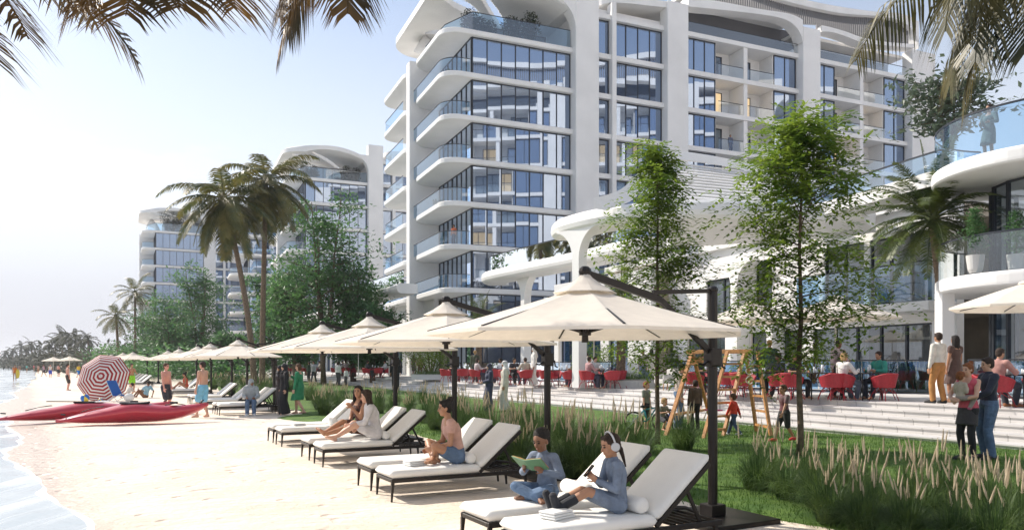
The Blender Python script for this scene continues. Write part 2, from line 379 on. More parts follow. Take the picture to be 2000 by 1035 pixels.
for k in range(NST):
    a = off(EDG, k * TREAD); b_ = off(EDG, (k + 1) * TREAD + .02) if k < NST - 1 else None
    z1 = TZ * (k + 1) / NST; z0 = TZ * k / NST - .05
    if k < NST - 1:
        s_ = MB(); s_.loft([[V((p.x, p.y, z0)), V((p.x, p.y, z1 - .03)), V((p.x - .03, p.y - .015, z1 - .03)), V((p.x - .03, p.y - .015, z1)), V((q.x, q.y, z1))] for p, q in zip(a, b_)], cap=False, close=False)
        tag(s_.build('step', M_pave, fix=True), kind='structure')
    else:
        s_ = MB(); s_.loft([[V((p.x, p.y, z0)), V((p.x, p.y, z1 - .03)), V((p.x - .03, p.y - .015, z1 - .03)), V((p.x - .03, p.y - .015, z1)), V((p.x + 160, p.y + 75, z1))] for p in a], cap=False, close=False)
        tag(s_.build('terrace', M_pave, fix=True), kind='structure')
# lawn grass blades near the camera: countless, one object
gb = MB(); rnd = random.Random(3)
cnt = 0
while cnt < 42000:
    y = 7.6 + (rnd.random() ** 1.7) * 14
    a = side_at(SE, y); b_ = side_at(ST, y)
    x = a + (b_ - a) * rnd.random() + .02
    if abs(x / y) > .72: continue
    h = rnd.uniform(.025, .055) * (1 + .03 * y); an = rnd.random() * PI; wd = .0035 * (1 + .06 * y)
    dx, dy = math.cos(an) * wd, math.sin(an) * wd; lx, ly = rnd.uniform(-.02, .02), rnd.uniform(-.02, .02)
    z = LZ + .02 * noise.noise(V((x * .5, y * .5, 0))) - .01 if x - a > .22 else .01
    o = len(gb.v); gb.v += [(x - dx, y - dy, z), (x + dx, y + dy, z), (x + lx, y + ly, z + h)]; gb.f.append((o, o+1, o+2)); gb.m.append(0); cnt += 1
tag(gb.build('grass', M_lawnb), 'short green grass of the lawn beside the sand', 'grass', kind='stuff')
# ================================================================ BUILDINGS
TA = math.atan2(.393, .919)
def fz(px, py, off_y=0.0):
    """(s, z) on the main facade plane seen at px,py"""
    k = (px - 1000) / F; s_ = (k * 60.6 + 3.36) / (.919 - .393 * k); Yd = 60.6 + .393 * s_; return s_, EYE + (HZ - py) * Yd / F
def FZ(k): return .97 + 3.4 * k
def slab_poly(x0, y0, x1, y1, r):      # left side rounded corners
    return [(x1, y0)] + arc(x0 + r, y0 + r, r, 270, 180) + arc(x0 + r, y1 - r, r, 180, 90) + [(x1, y1)]
def window(t, x0, x1, z0, z1, y, step=1.3, g=M_facade_glass, ax='x', back=None, trans=False, name='window'):
    """frame bars with a pane as its child; ax x: in the plane y, ax y: in the plane x=y"""
    f = MB(); n_ = max(1, round((x1 - x0) / step)); fw = .07
    T = (lambda a: a) if ax == 'x' else None
    def bx(a0, a1, b0, b1, c0, c1, m):
        if ax == 'x': m.box((a0, b0, c0), (a1, b1, c1))
        else: m.box((b0, a0, c0), (b1, a1, c1))
    for i in range(n_ + 1):
        xx = x0 + (x1 - x0) * i / n_; bx(xx - fw/2, xx + fw/2, y - .06, y + .05, z0, z1, f)
    for zz in (z0, z1 - fw): bx(x0 + fw/2 + .002, x1 - fw/2 - .002, y - .045, y + .045, zz, zz + fw, f)
    if trans: bx(x0, x1, y - .04, y + .04, z0 + (z1 - z0) * .30, z0 + (z1 - z0) * .30 + .05, f)
    o = f.build(name, M_mull, t)
    p = MB(); rn = random.Random(int((x0 + z0) * 100))
    for i in range(n_):                # each light sits a hair out of true so the reflections break
        a = x0 + (x1 - x0) * i / n_ + fw/2; b_ = x0 + (x1 - x0) * (i + 1) / n_ - fw/2; e = rn.uniform(-.006, .006); e2 = rn.uniform(-.006, .006)
        if ax == 'x': p.add([(a, y + e, z0), (b_, y - e, z0), (b_, y - e + e2, z1), (a, y + e + e2, z1)], [(0, 1, 2, 3)])
        else: p.add([(y + e, a, z0), (y - e, b_, z0), (y - e, b_, z1), (y + e, a, z1)], [(0, 1, 2, 3)])
    p.build('pane', g, o)
    return o
def rail_path(t, pts, z0, h=1.05, g=M_rail, name='balcony_rail', step=1.5, posts=False, off=0.0):
    """glass balustrade with a slim dark handrail along a path"""
    gl = MB(); P = [V((p[0], p[1], 0)) for p in pts]
    gl.loft([[p + V((0, 0, z0)), p + V((0, 0, z0 + h - .03))] for p in P], cap=False, close=False)
    o = gl.build(name, g, t, smooth=False)
    hr = MB(); hr.loft([[p + V((0, 0, z0 + h - .03)) + d for d in (V((-.025, -.02, 0)), V((.025, .02, 0)), V((.025, .02, .05)), V((-.025, -.02, .05)))] for p in P])
    hr.build('handrail', M_mull, o)
    if posts:
        ps = MB(); acc = 0
        for a, b_ in zip(P, P[1:]):
            acc += (b_ - a).length
            if acc >= step: acc = 0; ps.box((b_.x - .015, b_.y - .015, z0), (b_.x + .015, b_.y + .015, z0 + h - .03))
        if ps.v: ps.build('post', M_mull, o)
    return o
def tower(loc, rz, label):
    t = empty('apartment_tower', loc, rz, label, 'apartment building', 'white apartment towers along the beach')
    H9 = FZ(9)
    # body walls behind the windows
    wl = MB(); wl.box((.5, .5, .2), (9.3, 16, FZ(8) - .3)); wl.box((9.3, .5, .2), (20.6, 16.1, H9 + .6)); wl.box((33.4, .52, .2), (36, 16.05, H9 + .6)); wl.box((48, .5, .2), (51.4, 16, H9 + .6))
    wl.box((20.6, 2.1, .21), (33.4, 15.9, H9 + .55)); wl.box((36, 2.1, .21), (48, 15.95, H9 + .55)); wl.box((0.5, 16.1, .2), (1.5, 19.5, FZ(8) - .3))
    wl.build('wall', M_white, t)
    sl_ = None
    for k in range(1, 9):
        z = FZ(k); s_ = MB()
        s_.prism(slab_poly(-2.2, -.15, 9.2, 8.7, 1.5), z - .42, z); s_.build('balcony_slab', M_white, t, bevel=.05, seg=1)
        s_ = MB(); s_.prism(slab_poly(-2.4, 9.85, 1.2, 19.6, 1.6), z - .45, z - .02); s_.build('balcony_slab', M_white, t, bevel=.05, seg=1)
        if k < 8:
            rail_path(t, [(.0, -.05)] + arc(-.62, 1.43, 1.48, 270, 180)[0:] + [(-2.1, 8.6)], z, 1.05)
            rail_path(t, arc(-.75, 11.45, 1.55, 180, 180, 1)[:1] + [(-2.3, 17.9)] + arc(-.75, 17.9, 1.55, 180, 100), z - .02, 1.05)
    fin = MB(); fin.box((-2.45, 8.72, .3), (.4, 9.82, FZ(8) + .35)); fin.build('fin_wall', M_white, t, bevel=.06, seg=1)
    s_ = MB()
    for k in range(1, 10):
        z = FZ(k); s_.box((11.2, -.12, z - .40), (18.4, .6, z)); s_.box((20.3, -.1, z - .40), (33.7, 2.2, z)); s_.box((35.7, -.1, z - .40), (48.3, 2.2, z))
    s_.build('floor_band', M_white, t)
    for x0, x1, zt, d in ((9.1, 11.3, 33.6, .75), (12.8, 13.25, 32.6, .35), (18.2, 20.4, 33.6, .7), (33.6, 35.8, H9 + 2.4, .7), (48.2, 51.6, H9 + 2.6, .7)):
        p = MB(); p.box((x0, -d, .2), (x1, .55, zt)); p.build('pier', M_white, t, bevel=.05, seg=1)
    # windows
    for k in range(0, 9):
        z0, z1 = FZ(k) + .03, FZ(k + 1) - .42
        if k < 8:
            window(t, .35, 9.05, z0, z1, .28, 1.24)
            window(t, .35, 8.6, z0, z1, .28, 1.2, ax='y')
            window(t, 10.0, 16.0, z0, z1, .28, 1.5, ax='y')
        window(t, 11.35, 12.75, z0, z1, .28, 1.4)
        window(t, 13.3, 18.15, z0, z1, .28, 1.22)
        if k == 0: continue
        window(t, 20.5, 24.0, z0, z1, .28, 1.2); window(t, 30.9, 33.5, z0, z1, .28, 1.3); window(t, 35.9, 38.5, z0, z1, .28, 1.3); window(t, 45.3, 48.1, z0, z1, .28, 1.4)
        for x0, x1, dv, sd_ in ((24.1, 30.8, 27.3, 0), (38.6, 45.2, 41.9, 1)):
            for a_, b_, y_ in ((dv - .22, dv + .22, 0), (x0 - .05, x0 + .05, .33), (x1 - .05, x1 + .05, .33)): d = MB(); d.box((a_, y_, z0 - .02), (b_, 2.1, z1)); d.build('side_wall', M_white, t)
            for a, b_ in ((x0 + .1, dv - .3), (dv + .3, x1 - .1)):
                lit = (int(a * 7 + k * 5)) % 3
                o = window(t, a + .1, a + 1.9, z0 + .05, z1 - .35, 2.02, .9, g=(M_lit if lit == 0 else M_lowglass if lit == 1 else M_facade_glass))
                rail_path(t, [(a - .02, .0), (b_ + .02, .0)], z0, 1.0, g=M_railclear)
    # roof terrace of the seaward wing
    z8 = FZ(8)
    rail_path(t, [(9.0, .1), (.3, .1), (-1.0, 3.2), (-1.2, 8)], z8, 1.5, name='terrace_rail')
    pw = MB(); pw.box((2.0, 5.0, z8 + .01), (9.3, 15, z8 + 3.0)); pw.build('penthouse_wall', M_white, t)
    window(t, 2.3, 9.0, z8 + .1, z8 + 2.8, 4.95, 1.3, g=M_lowglass)
    # swooping roof canopy with slots
    def canopy(x0, x1, y0, y1, zf, slots, nm='roof_canopy', th=.55, r=3.0, nx_=120, ny_=80):
        c = MB(); vid = {}
        def pos(i, j):
            u = i / nx_; v = j / ny_; y = y0 + (y1 - y0) * v
            dy = min(v, 1 - v) * (y1 - y0); xl = x0 + (r - math.sqrt(max(0, r*r - max(0, r - dy) ** 2)))
            return V((xl + (x1 - xl) * u, y, zf(u, v)))
        for sgn, zo in ((1, 0), (-1, -th)):
            for i in range(nx_ + 1):
                for j in range(ny_ + 1):
                    p = pos(i, j); vid[(sgn, i, j)] = len(c.v); c.v.append((p.x, p.y, p.z + zo))
        keep = set()
        for i in range(nx_):
            for j in range(ny_):
                u = (i + .5) / nx_; v = (j + .5) / ny_
                if not any(sf(u, v) for sf in slots): keep.add((i, j))
        for i, j in keep:
            q = [(i, j), (i+1, j), (i+1, j+1), (i, j+1)]
            c.f.append(tuple(vid[(1, a, b_)] for a, b_ in q)); c.f.append(tuple(vid[(-1, a, b_)] for a, b_ in q[::-1])); c.m += [0, 0]
            for (di, dj), e in (((-1, 0), (3, 0)), ((1, 0), (1, 2)), ((0, -1), (0, 1)), ((0, 1), (2, 3))):
                if (i + di, j + dj) not in keep:
                    a, b_ = q[e[0]], q[e[1]]; c.f.append((vid[(-1, *a)], vid[(-1, *b_)], vid[(1, *b_)], vid[(1, *a)])); c.m.append(0)
        return c.build(nm, M_white, t, smooth=False, fix=True)
    def slot(u0, v0, u1, v1, wd):
        def f_(u, v):
            a = V((u0, v0)); b_ = V((u1, v1)); p = V((u, v)); tt = max(0, min(1, (p - a).dot(b_ - a) / (b_ - a).length_squared)); return (p - a - (b_ - a) * tt).length < wd * (.4 + .6 * math.sin(PI * min(1, max(0, tt)) * .9 + .1))
        return f_
    canopy(-2.6, 9.4, -.6, 15.5, lambda u, v: 31.6 + .9 * math.sin(PI * min(1, u * 1.1)) ** .7 + (.5 * (1 - u)), [slot(.15, .25, .45, .4, .05), slot(.35, .15, .8, .55, .035), slot(.6, .75, .85, .5, .04), slot(.2, .7, .5, .6, .04)])
    br = MB()      # flared leg that carries the canopy into the pier
    pr = [(9.1, 29.6)] + [(9.1 - 2.6 * (1 - math.cos(a)), 29.6 + 2.4 * math.sin(a)) for a in (R(i * 10) for i in range(1, 10))] + [(9.1, 32.0)]
    br.loft([[V((x, y, z)) for x, z in pr] for y in (-.7, .4)]); br.build('roof_bracket', M_white, t)
    lg = MB(); lg.tube([(1.2, 12, z8), (1.4, 12, z8 + 1.6), (.6, 12, z8 + 2.8), (-.6, 12, z8 + 3.5)], [.35, .4, .6, 1.0], 10); lg.build('canopy_leg', M_white, t, smooth=True)
    # canopy over the middle and the wave beams of the roof line
    canopy(12.0, 19.5, -.5, 14, lambda u, v: 33.2 + .5 * u, [slot(.3, .2, .7, .6, .05)], r=2.2, nx_=50, ny_=40)
    def beam(pts, name, y0=-.68, y1=.5):
        S = [fz(*p) for p in pts]; 
        b_ = MB(); b_.loft([[V((x, y, z)) for y in (y0, y1)] for x, z in S] if False else [[V((x, y0, zt)), V((x, y1, zt)), V((x, y1, zb)), V((x, y0, zb))] for x, zt, zb in S2(pts)]); b_.build(name, M_white, t)
    def S2(pts):
        o = []
        C = catmull([(px, yt, yb) for px, yt, yb in pts], 5)
        for p in C:
            x, zt = fz(p.x, p.y); _, zb = fz(p.x, p.z); o.append((x, zt, zb))
        return o
    def zat(x, x0, x1, a, b_): return a + (b_ - a) * (x - x0) / (x1 - x0)
    up = [(1335, -62, -48), (1400, -48, -34), (1500, -10, 2), (1580, 10, 22), (1640, 21, 33), (1700, 29, 37), (1740, 31, 44), (1765, 38, 58), (1778, 45, 74), (1783, 48, 100)]
    beam(up, 'roof_beam')
    lo = [(1335, 0, 20), (1405, 12, 27), (1475, 25, 35), (1517, 31, 43), (1538, 36, 54), (1551, 42, 70), (1557, 46, 88)]
    beam(lo, 'roof_beam', -.74, .45)
    lo2 = [(1594, 56, 68), (1612, 60, 69), (1640, 68, 77), (1675, 80, 90), (1720, 88, 95), (1775, 92, 99)]
    beam(lo2, 'roof_beam', -.74, .45)
    sc = MB(); uu = S2(up); ll = S2(lo) + S2([(1558, 46, 60), (1592, 48, 60)]) + S2(lo2)
    def zi(T, x, c):
        for a, b_ in zip(T, T[1:]):
            if a[0] <= x <= b_[0]: return a[c] + (b_[c] - a[c]) * (x - a[0]) / max(1e-6, b_[0] - a[0])
        return None
    x = 20.6
    while x < 48.2:
        a, b_ = zi(ll, x, 1), zi(uu, x, 2)
        if a and b_ and b_ > a + .05: sc.box((x - .05, -.2, a - .1), (x + .05, .05, b_ + .1))
        x += .26
    sc.build('slat_screen', M_slat, t)
    dk = MB(); dk.box((20.5, 2.3, H9), (48.2, 15, H9 + 3.3)); dk.build('roof_plant_wall', mat('dark_louvre_wall', (.10, .10, .11), .7), t)
    top = MB(); top.box((20.4, .52, 38.2 - 3.4), (33.6, 16, 38.5 - 3.4)); top.box((33.65, .52, H9 + 2.0), (48.2, 16, H9 + 2.3)); top.build('roof_plate', M_white, t)
    rail_path(t, [(20.5, -.05), (33.5, -.05)], H9, .9, name='terrace_rail', g=M_railclear); rail_path(t, [(35.9, -.05), (48.1, -.05)], H9, .9, name='terrace_rail', g=M_railclear)
    return t
T1 = tower((-3.36, 60.6, 0), TA, 'largest and nearest white apartment tower with rounded glass balconies and slatted wave roofline')
T2 = copy_tree(T1); T2.location = (-29.4, 108, 0); T2.rotation_euler = (0, 0, TA + R(1)); T2['label'] = 'second white apartment tower with slotted roof canopy, behind the dark green trees'
T3 = copy_tree(T1); T3.location = (-70.5, 151, 0); T3.rotation_euler = (0, 0, TA + R(4)); T3['label'] = 'farthest white apartment tower, at the left behind the coconut palms'
T4 = copy_tree(T1); T4.location = (128, 44, 0); T4.rotation_euler = (0, 0, R(231)); T4.scale = (1.9,) * 3; T4['label'] = 'white apartment tower behind the viewer, seen only mirrored in the glass'; 
# narrow block with rounded balconies between the second and the third tower
def round_block(loc, rz):
    t = empty('apartment_block', loc, rz, 'narrow white block with stacked round balconies between the second and third towers', 'apartment building')
    b_ = MB(); b_.box((0, 0, .2), (14, 12, 26)); b_.build('wall', M_white, t)
    for k in range(1, 8):
        z = .9 + 3.4 * k; s_ = MB(); s_.prism(slab_poly(-3.2, -3, 6.5, 9, 3.0), z - .4, z); s_.build('balcony_slab', M_white, t)
        rail_path(t, [(6.4, -2.9)] + arc(-.2, 0, 2.9, 270, 180) + [(-3.1, 6)], z, 1.0)
        window(t, .2, 6.4, z + .03, z + 2.95, -.1, 1.3); window(t, .2, 9.5, z + .03, z + 2.95, -.1, 1.3, ax='y')
        window(t, 7.6, 13.6, z + .03, z + 2.95, -.1, 1.3)
    p = MB(); p.box((6.5, -1.4, .2), (7.5, .5, 28)); p.build('pier', M_white, t)
    return t
round_block((-47.5, 138, 0), TA)
lb = empty('low_beach_house', (-97, 200, 0), TA, 'small pale flat roofed house far off behind the low coconut palms', 'house')
b_ = MB(); b_.box((0, 0, 0), (10, 8, 9)); b_.box((-.4, -.4, 9), (10.4, 8.4, 9.5)); b_.build('wall', M_white, lb)
for k in range(3): window(lb, .6, 9.4, .6 + 3 * k, 2.6 + 3 * k, -.08, 1.2)

# ---------------------------------------------------------------- podium
pod = empty('podium_building', (16.46, 29.8, TZ), math.atan2(.919, -.393), 'low white podium building with wide windows behind the cafe terrace on the right', 'building')
# local x runs away from the camera along the facade, local y points inland(-)/seaward(+): the facade normal is +y
def nrm(t_): return None
PX = lambda px: (1497 * 16.46 - (px - 1000) * 29.8) / ((px - 1000) * .919 + 588)
def pw_wall(x0, x1, z0, z1, holes, m, y0=-.4, y1=0.0):
    """wall strip with rectangular openings (x0,x1,z0,z1)"""
    xs_ = sorted({x0, x1, *[h[0] for h in holes], *[h[1] for h in holes]}); zs_ = sorted({z0, z1, *[h[2] for h in holes], *[h[3] for h in holes]})
    for a, b2 in zip(xs_, xs_[1:]):
        for c_, d in zip(zs_, zs_[1:]):
            xm, zm = (a + b2) / 2, (c_ + d) / 2
            if any(h[0] < xm < h[1] and h[2] < zm < h[3] for h in holes): continue
            m.box((a, y0, c_), (b2, y1, d))
G0, G1, U0, U1 = .12, 2.62, 3.50, 6.25
HG = [(.15, 6.3, G0, G1), (7.0, 8.6, G0, G1), (9.2, 10.6, G0, G1), (12.6, 16.0, G0, G1), (17.4, 20.4, G0, G1), (21.6, 24.6, G0, G1)]
HU = [(.15, 3.1, U0, U1), (3.4, 5.6, U0, U1), (9.0, 10.2, U0, U1), (11.4, 14.2, U0 + .1, U1 - .6)]
mw = MB(); pw_wall(-.9, 25, 0, 7.2, HG + HU, mw); ow = mw.build('wall', M_white, pod, fix=True)
for h in HG + HU:
    f = MB(); n_ = max(1, round((h[1] - h[0]) / 1.15))
    for i in range(n_ + 1):
        xx = h[0] + (h[1] - h[0]) * i / n_; f.box((max(h[0], xx - .05), -.2, h[2]), (min(h[1], xx + .05), -.08, h[3]))
    for zz in (h[2], h[3] - .07): f.box((h[0] + .05, -.19, zz), (h[1] - .05, -.09, zz + .07))
    fo_ = f.build('window', M_mull, pod); p = MB(); p.add([(h[0], -.14, h[2]), (h[1], -.14, h[2]), (h[1], -.14, h[3]), (h[0], -.14, h[3])], [(0, 3, 2, 1)]); p.build('pane', M_lowglass, fo_)
    # curtains drawn aside in the room
    cu = MB()
    for a, b2 in (((h[0] + .05, h[0] + (h[1] - h[0]) * .34)), ((h[1] - (h[1] - h[0]) * .42, h[1] - .05))):
        n2 = max(4, int((b2 - a) / .06)); cu.loft([[V((a + (b2 - a) * i / n2, -.62 + .05 * math.sin(i * 1.7), z)) for z in (h[2], h[3] - .03)] for i in range(n2 + 1)], cap=False, close=False)
    cu.build('curtain', M_curtain, fo_)
b_ = MB(); b_.box((-.9, -9, .01), (25, -5, 7.1)); b_.box((-.9, -5, 3.0), (25, -.45, 3.35)); b_.box((-.9, -5, 6.7), (25, -.45, 7.1)); b_.build('inner_wall', M_interior, pod)
# white arch piers in front of the facade
def arch_col(t, x, y, z0, z1, wd=.5, dp=.45, fl=1.5, name='arch_column', both=True, M_=None):
    """column whose head flares into the roof in quarter circles"""
    c = MB(); k = 9; L_ = [(-wd/2, z0)]; 
    L_ += [(-wd/2 - fl * (1 - math.cos(R(90 * i / k))), z1 - fl * (1 - math.sin(R(90 * i / k)))) for i in range(k + 1)]
    Rr = [(wd/2 + (fl if both else 0) * (1 - math.cos(R(90 * i / k))), z1 - fl * (1 - math.sin(R(90 * i / k)))) for i in range(k + 1)][::-1] + [(wd/2, z0)]
    pl = L_ + Rr
    c.loft([[V((x + p[0], yy, p[1])) for p in pl] for yy in (y - dp/2, y + dp/2)])
    if M_: c.xform(M_)
    return c.build(name, M_white, t, fix=True)
arch_col(pod, 10.9, .42, 0, 6.2, .5, .8, 1.2); arch_col(pod, 8.3, .42, 0, 3.3, .4, .75, .6)
# first floor balcony with glass
fl_ = MB(); fl_.box((-.9, .0, 3.0), (5.9, 1.5, 3.36)); fl_.build('balcony_slab', M_white, pod, bevel=.04)
rail_path(pod, [(-.8, 1.42), (5.85, 1.42), (5.85, .1)], 3.36, 1.5, name='balcony_rail', g=M_rail)
# wavy roof fascia that sweeps forward into the two canopies; world path
def roof_band(path, ztop, zbot, inward, t, name='roof_fascia', r=.35, dep=lambda p: 1.7):
    """rounded fascia following a world path; path points may carry their own rise"""
    rings = []
    for i, p in enumerate(path):
        tdir = (path[min(i+1, len(path)-1)] - path[max(i-1, 0)]); tdir.z = 0; tdir.normalize(); nn = V((tdir.y, -tdir.x, 0)) * inward
        zt, zb = ztop + p.z, zbot + p.z; q = V((p.x, p.y, 0))
        dd_ = dep(p); prof = [(dd_, zb + .02), (r, zb)] + [(r - r * math.sin(R(a)), zb + r * (1 - math.cos(R(a)))) for a in (30, 60, 90)] + [(r - r * math.cos(R(a)), zt - r + r * math.sin(R(a))) for a in (30, 60, 90)] + [(dd_, zt - .02)]
        rings.append([q + nn * a + V((0, 0, z)) for a, z in prof])
    b2 = MB(); b2.loft(rings); return b2.build(name, M_white, t, smooth=False, fix=True)
def wobj(o, t):       # keep world coordinates under a moved parent
    bpy.context.view_layer.update(); o.matrix_parent_inverse = t.matrix_world.inverted(); return o
E1 = catmull([(1.75, 34.6, 0), (2.0, 33.2, 0), (3.4, 31.1, 0), (5.4, 29.8, .0), (7.8, 29.4, .0), (10, 29.7, -.05), (11.8, 29.7, -.1), (13.2, 28.9, -.1)], 6)
wobj(roof_band(E1, 8.1, 7.3, -1, pod, dep=lambda p: 1.5 + max(0, min(1, (p.x - 4) / 2.5)) * (min(8.5, (16.46 - p.x) * .919 + (29.8 - p.y) * .393 + .2) - 1.5)), pod)
# cap roof behind
rf = MB(); rf.box((-.9, -9, 7.2), (25, .3, 7.6)); rf.build('roof', M_white, pod)
# arch columns below the forward canopy
for wx, wy in ((2.85, 32.4),):
    o = arch_col(pod, 0, 0, TZ, 7.4, .42, .45, 1.25, M_=Matrix.Translation((wx, wy, 0)) @ Matrix.Rotation(math.atan2(-2.2, 1.6), 4, 'Z'))
    wobj(o, pod)
# louvred pergola rising behind the fascia with its curved white surround
P0, P1 = V((5.6, 30.0, 8.2)), V((11.0, 30.9, 8.0)); B0, B1 = V((7.6, 35.5, 11.0)), V((13.2, 37.2, 10.8))
lv = MB(); n_ = 13
for i in range(n_):
    t_ = i / (n_ - 1); a = P0.lerp(B0, t_); b2 = P1.lerp(B1, t_); lv.bar(a, b2, .24, .07, up=V((-.1, -.45, .88)))
lo_ = wobj(lv.build('louvre_roof', M_white, pod), pod)
dp_ = V((0, .25, -.45)); rg_ = MB(); rg_.add([P0 + dp_, P1 + dp_, B1 + dp_, B0 + dp_], [(0, 1, 2, 3)]); wobj(rg_.build('louvre_gap_shade', M_slat, pod), pod)  # dark sheet added below the slats, its grey stands in for shade in the gaps
sr = MB()
for t_ in (0, .33, .66, 1): sr.bar(P0.lerp(P1, t_) - V((0, 0, .12)), B0.lerp(B1, t_) - V((0, 0, .12)), .08, .1)
wobj(sr.build('roof_rafter', M_mull, pod), pod)
cv = catmull([tuple(P0 + V((-2.2, -.4, -.2))), tuple(P0 + V((-.9, 1.0, .5))), tuple(P0.lerp(B0, .62) + V((-.7, 0, .4))), tuple(B0 + V((-.2, 0, .45))), tuple(B0.lerp(B1, .35) + V((0, 0, .5))), tuple(B1 + V((.2, 0, .2))), tuple(B1 + V((2, -.5, -.3))), tuple(B1 + V((4, -1.5, -1.0)))], 8)
sr = MB(); sr.loft([[p + V((-.25, -.1, -.3)), p + V((.2, .2, -.3)), p + V((.2, .4, .12)), p + V((-.25, 0, .12))] for p in cv]); wobj(sr.build('roof_surround', M_white, pod), pod)
# upper glass rail on the right
UR = catmull([(10.4, 32.6, 0), (11.6, 30.6, 0), (12.6, 28.2, 0), (13.3, 25.9, 0), (13.75, 24.6, 0)], 5)
up = MB(); up.loft([[p + V((0, 0, 7.5)), p + V((0, 0, 7.98)), p + V((1.5, .6, 7.98)), p + V((1.5, .6, 7.5))] for p in UR]); wobj(up.build('parapet', M_white, pod), pod)
wobj_r = rail_path(pod, [(p.x + .05, p.y) for p in UR], 7.98, .62); wobj(wobj_r, pod)

# second and third pavilions further along
def pavilion(label, path, zt, zb, cols, wall, t_loc, colr=(1.6, -3.2)):
    t = empty('beach_pavilion', t_loc, 0, label, 'pavilion', 'white arched pavilions below the towers')
    wobj(roof_band(catmull(path, 6), zt, zb, -1, t), t)
    wobj(rail_path(t, [(p.x + .5, p.y + .3) for p in catmull(path, 6)], zt, 1.05, name='terrace_rail'), t)
    for wx, wy in cols:
        o = arch_col(t, 0, 0, TZ, zb + .15, .5, .5, 1.4, M_=Matrix.Translation((wx, wy, 0)) @ Matrix.Rotation(math.atan2(colr[1], colr[0]), 4, 'Z')); wobj(o, t)
    # glazed wall
    a, b2 = V((*wall[0], 0)), V((*wall[1], 0)); Lw = (b2 - a).length
    M_ = Matrix.Translation(a) @ Matrix.Rotation(math.atan2(b2.y - a.y, b2.x - a.x), 4, 'Z')
    hs = []; x = .8
    while x + 2.2 < Lw: hs.append((x, x + 2.0, TZ + .1, TZ + 2.9)); x += 2.9
    hs2 = [(h[0], h[1], TZ + 4.0, TZ + 6.2) for h in hs[::2]]
    mw_ = MB(); pw_wall(0, Lw, TZ, zb + .1, hs + hs2, mw_, -.2, .2); mw_.xform(M_); wobj(mw_.build('wall', M_white, t, fix=True), t)
    for h in hs + hs2:
        f = MB(); 
        for xx in (h[0], (h[0] + h[1]) / 2, h[1] - .06): f.box((xx, -.06, h[2]), (xx + .06, .06, h[3]))
        f.box((h[0] + .06, -.055, h[3] - .06), (h[1] - .06, .055, h[3])); f.xform(M_); fo_ = f.build('window', M_mull, t); wobj(fo_, t)
        p = MB(); p.box((h[0], .0, h[2]), (h[1], .02, h[3])); p.xform(M_); q = p.build('pane', M_facade_glass, fo_); wobj(q, fo_)
    bk = MB(); bk.box((.1, .6, TZ), (Lw - .1, 6, zb)); bk.xform(M_); wobj(bk.build('back_wall', M_interior, t), t)
    # side return
    return t
pavilion('white arched pavilion with curved terrace roof below the nearest tower', [(-1.9, 54.6, 0), (-2.1, 53, 0), (-1.0, 50.6, 0), (3.6, 42.8, 0), (5.0, 40.2, 0), (6.5, 38, 0)], 8.1, 7.3, [(.9, 49.8)], ((3.2, 55), (8.4, 45.5)), (2, 50, 0))
pavilion('small far white pavilion with thin arches beside the second tower', [(-19.5, 84, 0), (-19.8, 82, 0), (-18, 78, 0), (-11, 64, 0), (-9, 60, 0)], 8.1, 7.3, [(-16.6, 77), (-12.2, 68.2)], ((-15.5, 84), (-6.5, 66)), (-14, 74, 0))
pavilion('farthest low white pavilion hidden among the green trees', [(-37, 124, 0), (-37.4, 122, 0), (-35, 116, 0), (-24, 93, 0), (-22, 89, 0)], 8.1, 7.3, [(-33, 113), (-26.5, 100)], ((-34, 124), (-20, 96)), (-30, 106, 0))
# ---------------------------------------------------------------- round balcony house on the right
rb = empty('balcony_house', (16.5, 23.4, TZ), 0, 'white house with two rounded glass balconies at the right edge', 'building')
def rring(r, z0, z1, a0=95, a1=265, cx=0, cy=0, ext=7):
    m_ = MB(); pts = arc(cx, cy, r, a1, a0, 28)
    e = [(cx + 9 + 0, cy + r)] if False else []
    poly = [(pts[0][0] + ext, pts[0][1] - ext * .35)] + pts + [(pts[-1][0] + ext, pts[-1][1] - .2)]
    m_.prism(poly[::-1], z0, z1); return m_
for zf, nm, rr_ in ((3.62, 'balcony_slab', 3.15), (7.05, 'balcony_slab', 3.25)):
    rring(rr_, zf - .42, zf + .02).build(nm, M_white, rb, bevel=.12, seg=3)
    pth = arc(0, 0, rr_ - .1, 265, 95, 28); pth = [(pth[0][0] + 6.5, pth[0][1] - 2.2)] + pth
    rail_path(rb, pth, zf + .02, 1.12 if zf < 5 else 1.25, g=M_railclear if zf < 5 else M_rail, name='balcony_rail')
cw = MB(); cw.box((-3.0, .65, 0), (-2.6, 1.1, 3.25)); cw.build('column', M_white, rb, bevel=.03)
for z0, z1 in ((.02, 3.18), (3.66, 6.6)):
    gx = MB(); arcp = arc(.9, .3, 2.2, 250, 100, 7); arcp = [(arcp[0][0] + 6, arcp[0][1] - 1.6)] + arcp
    fr2 = MB()
    for p in arcp: fr2.box((p[0] - .05, p[1] - .05, z0), (p[0] + .05, p[1] + .05, z1))
    for zz in (z0, z1 - .07): fr2.loft([[V((p[0] - .03, p[1] - .03, zz)), V((p[0] + .03, p[1] + .03, zz)), V((p[0] + .03, p[1] + .03, zz + .068)), V((p[0] - .03, p[1] - .03, zz + .068))] for p in arcp])
    fo_ = fr2.build('window', M_mull, rb); gx.loft([[V((*p, z0)), V((*p, z1))] for p in arcp], cap=False, close=False); gx.build('pane', M_lowglass, fo_)
cb = MB(); cb.box((2.4, -1.2, 0), (9, 4, 6.6)); cb.build('wall', M_white, rb)
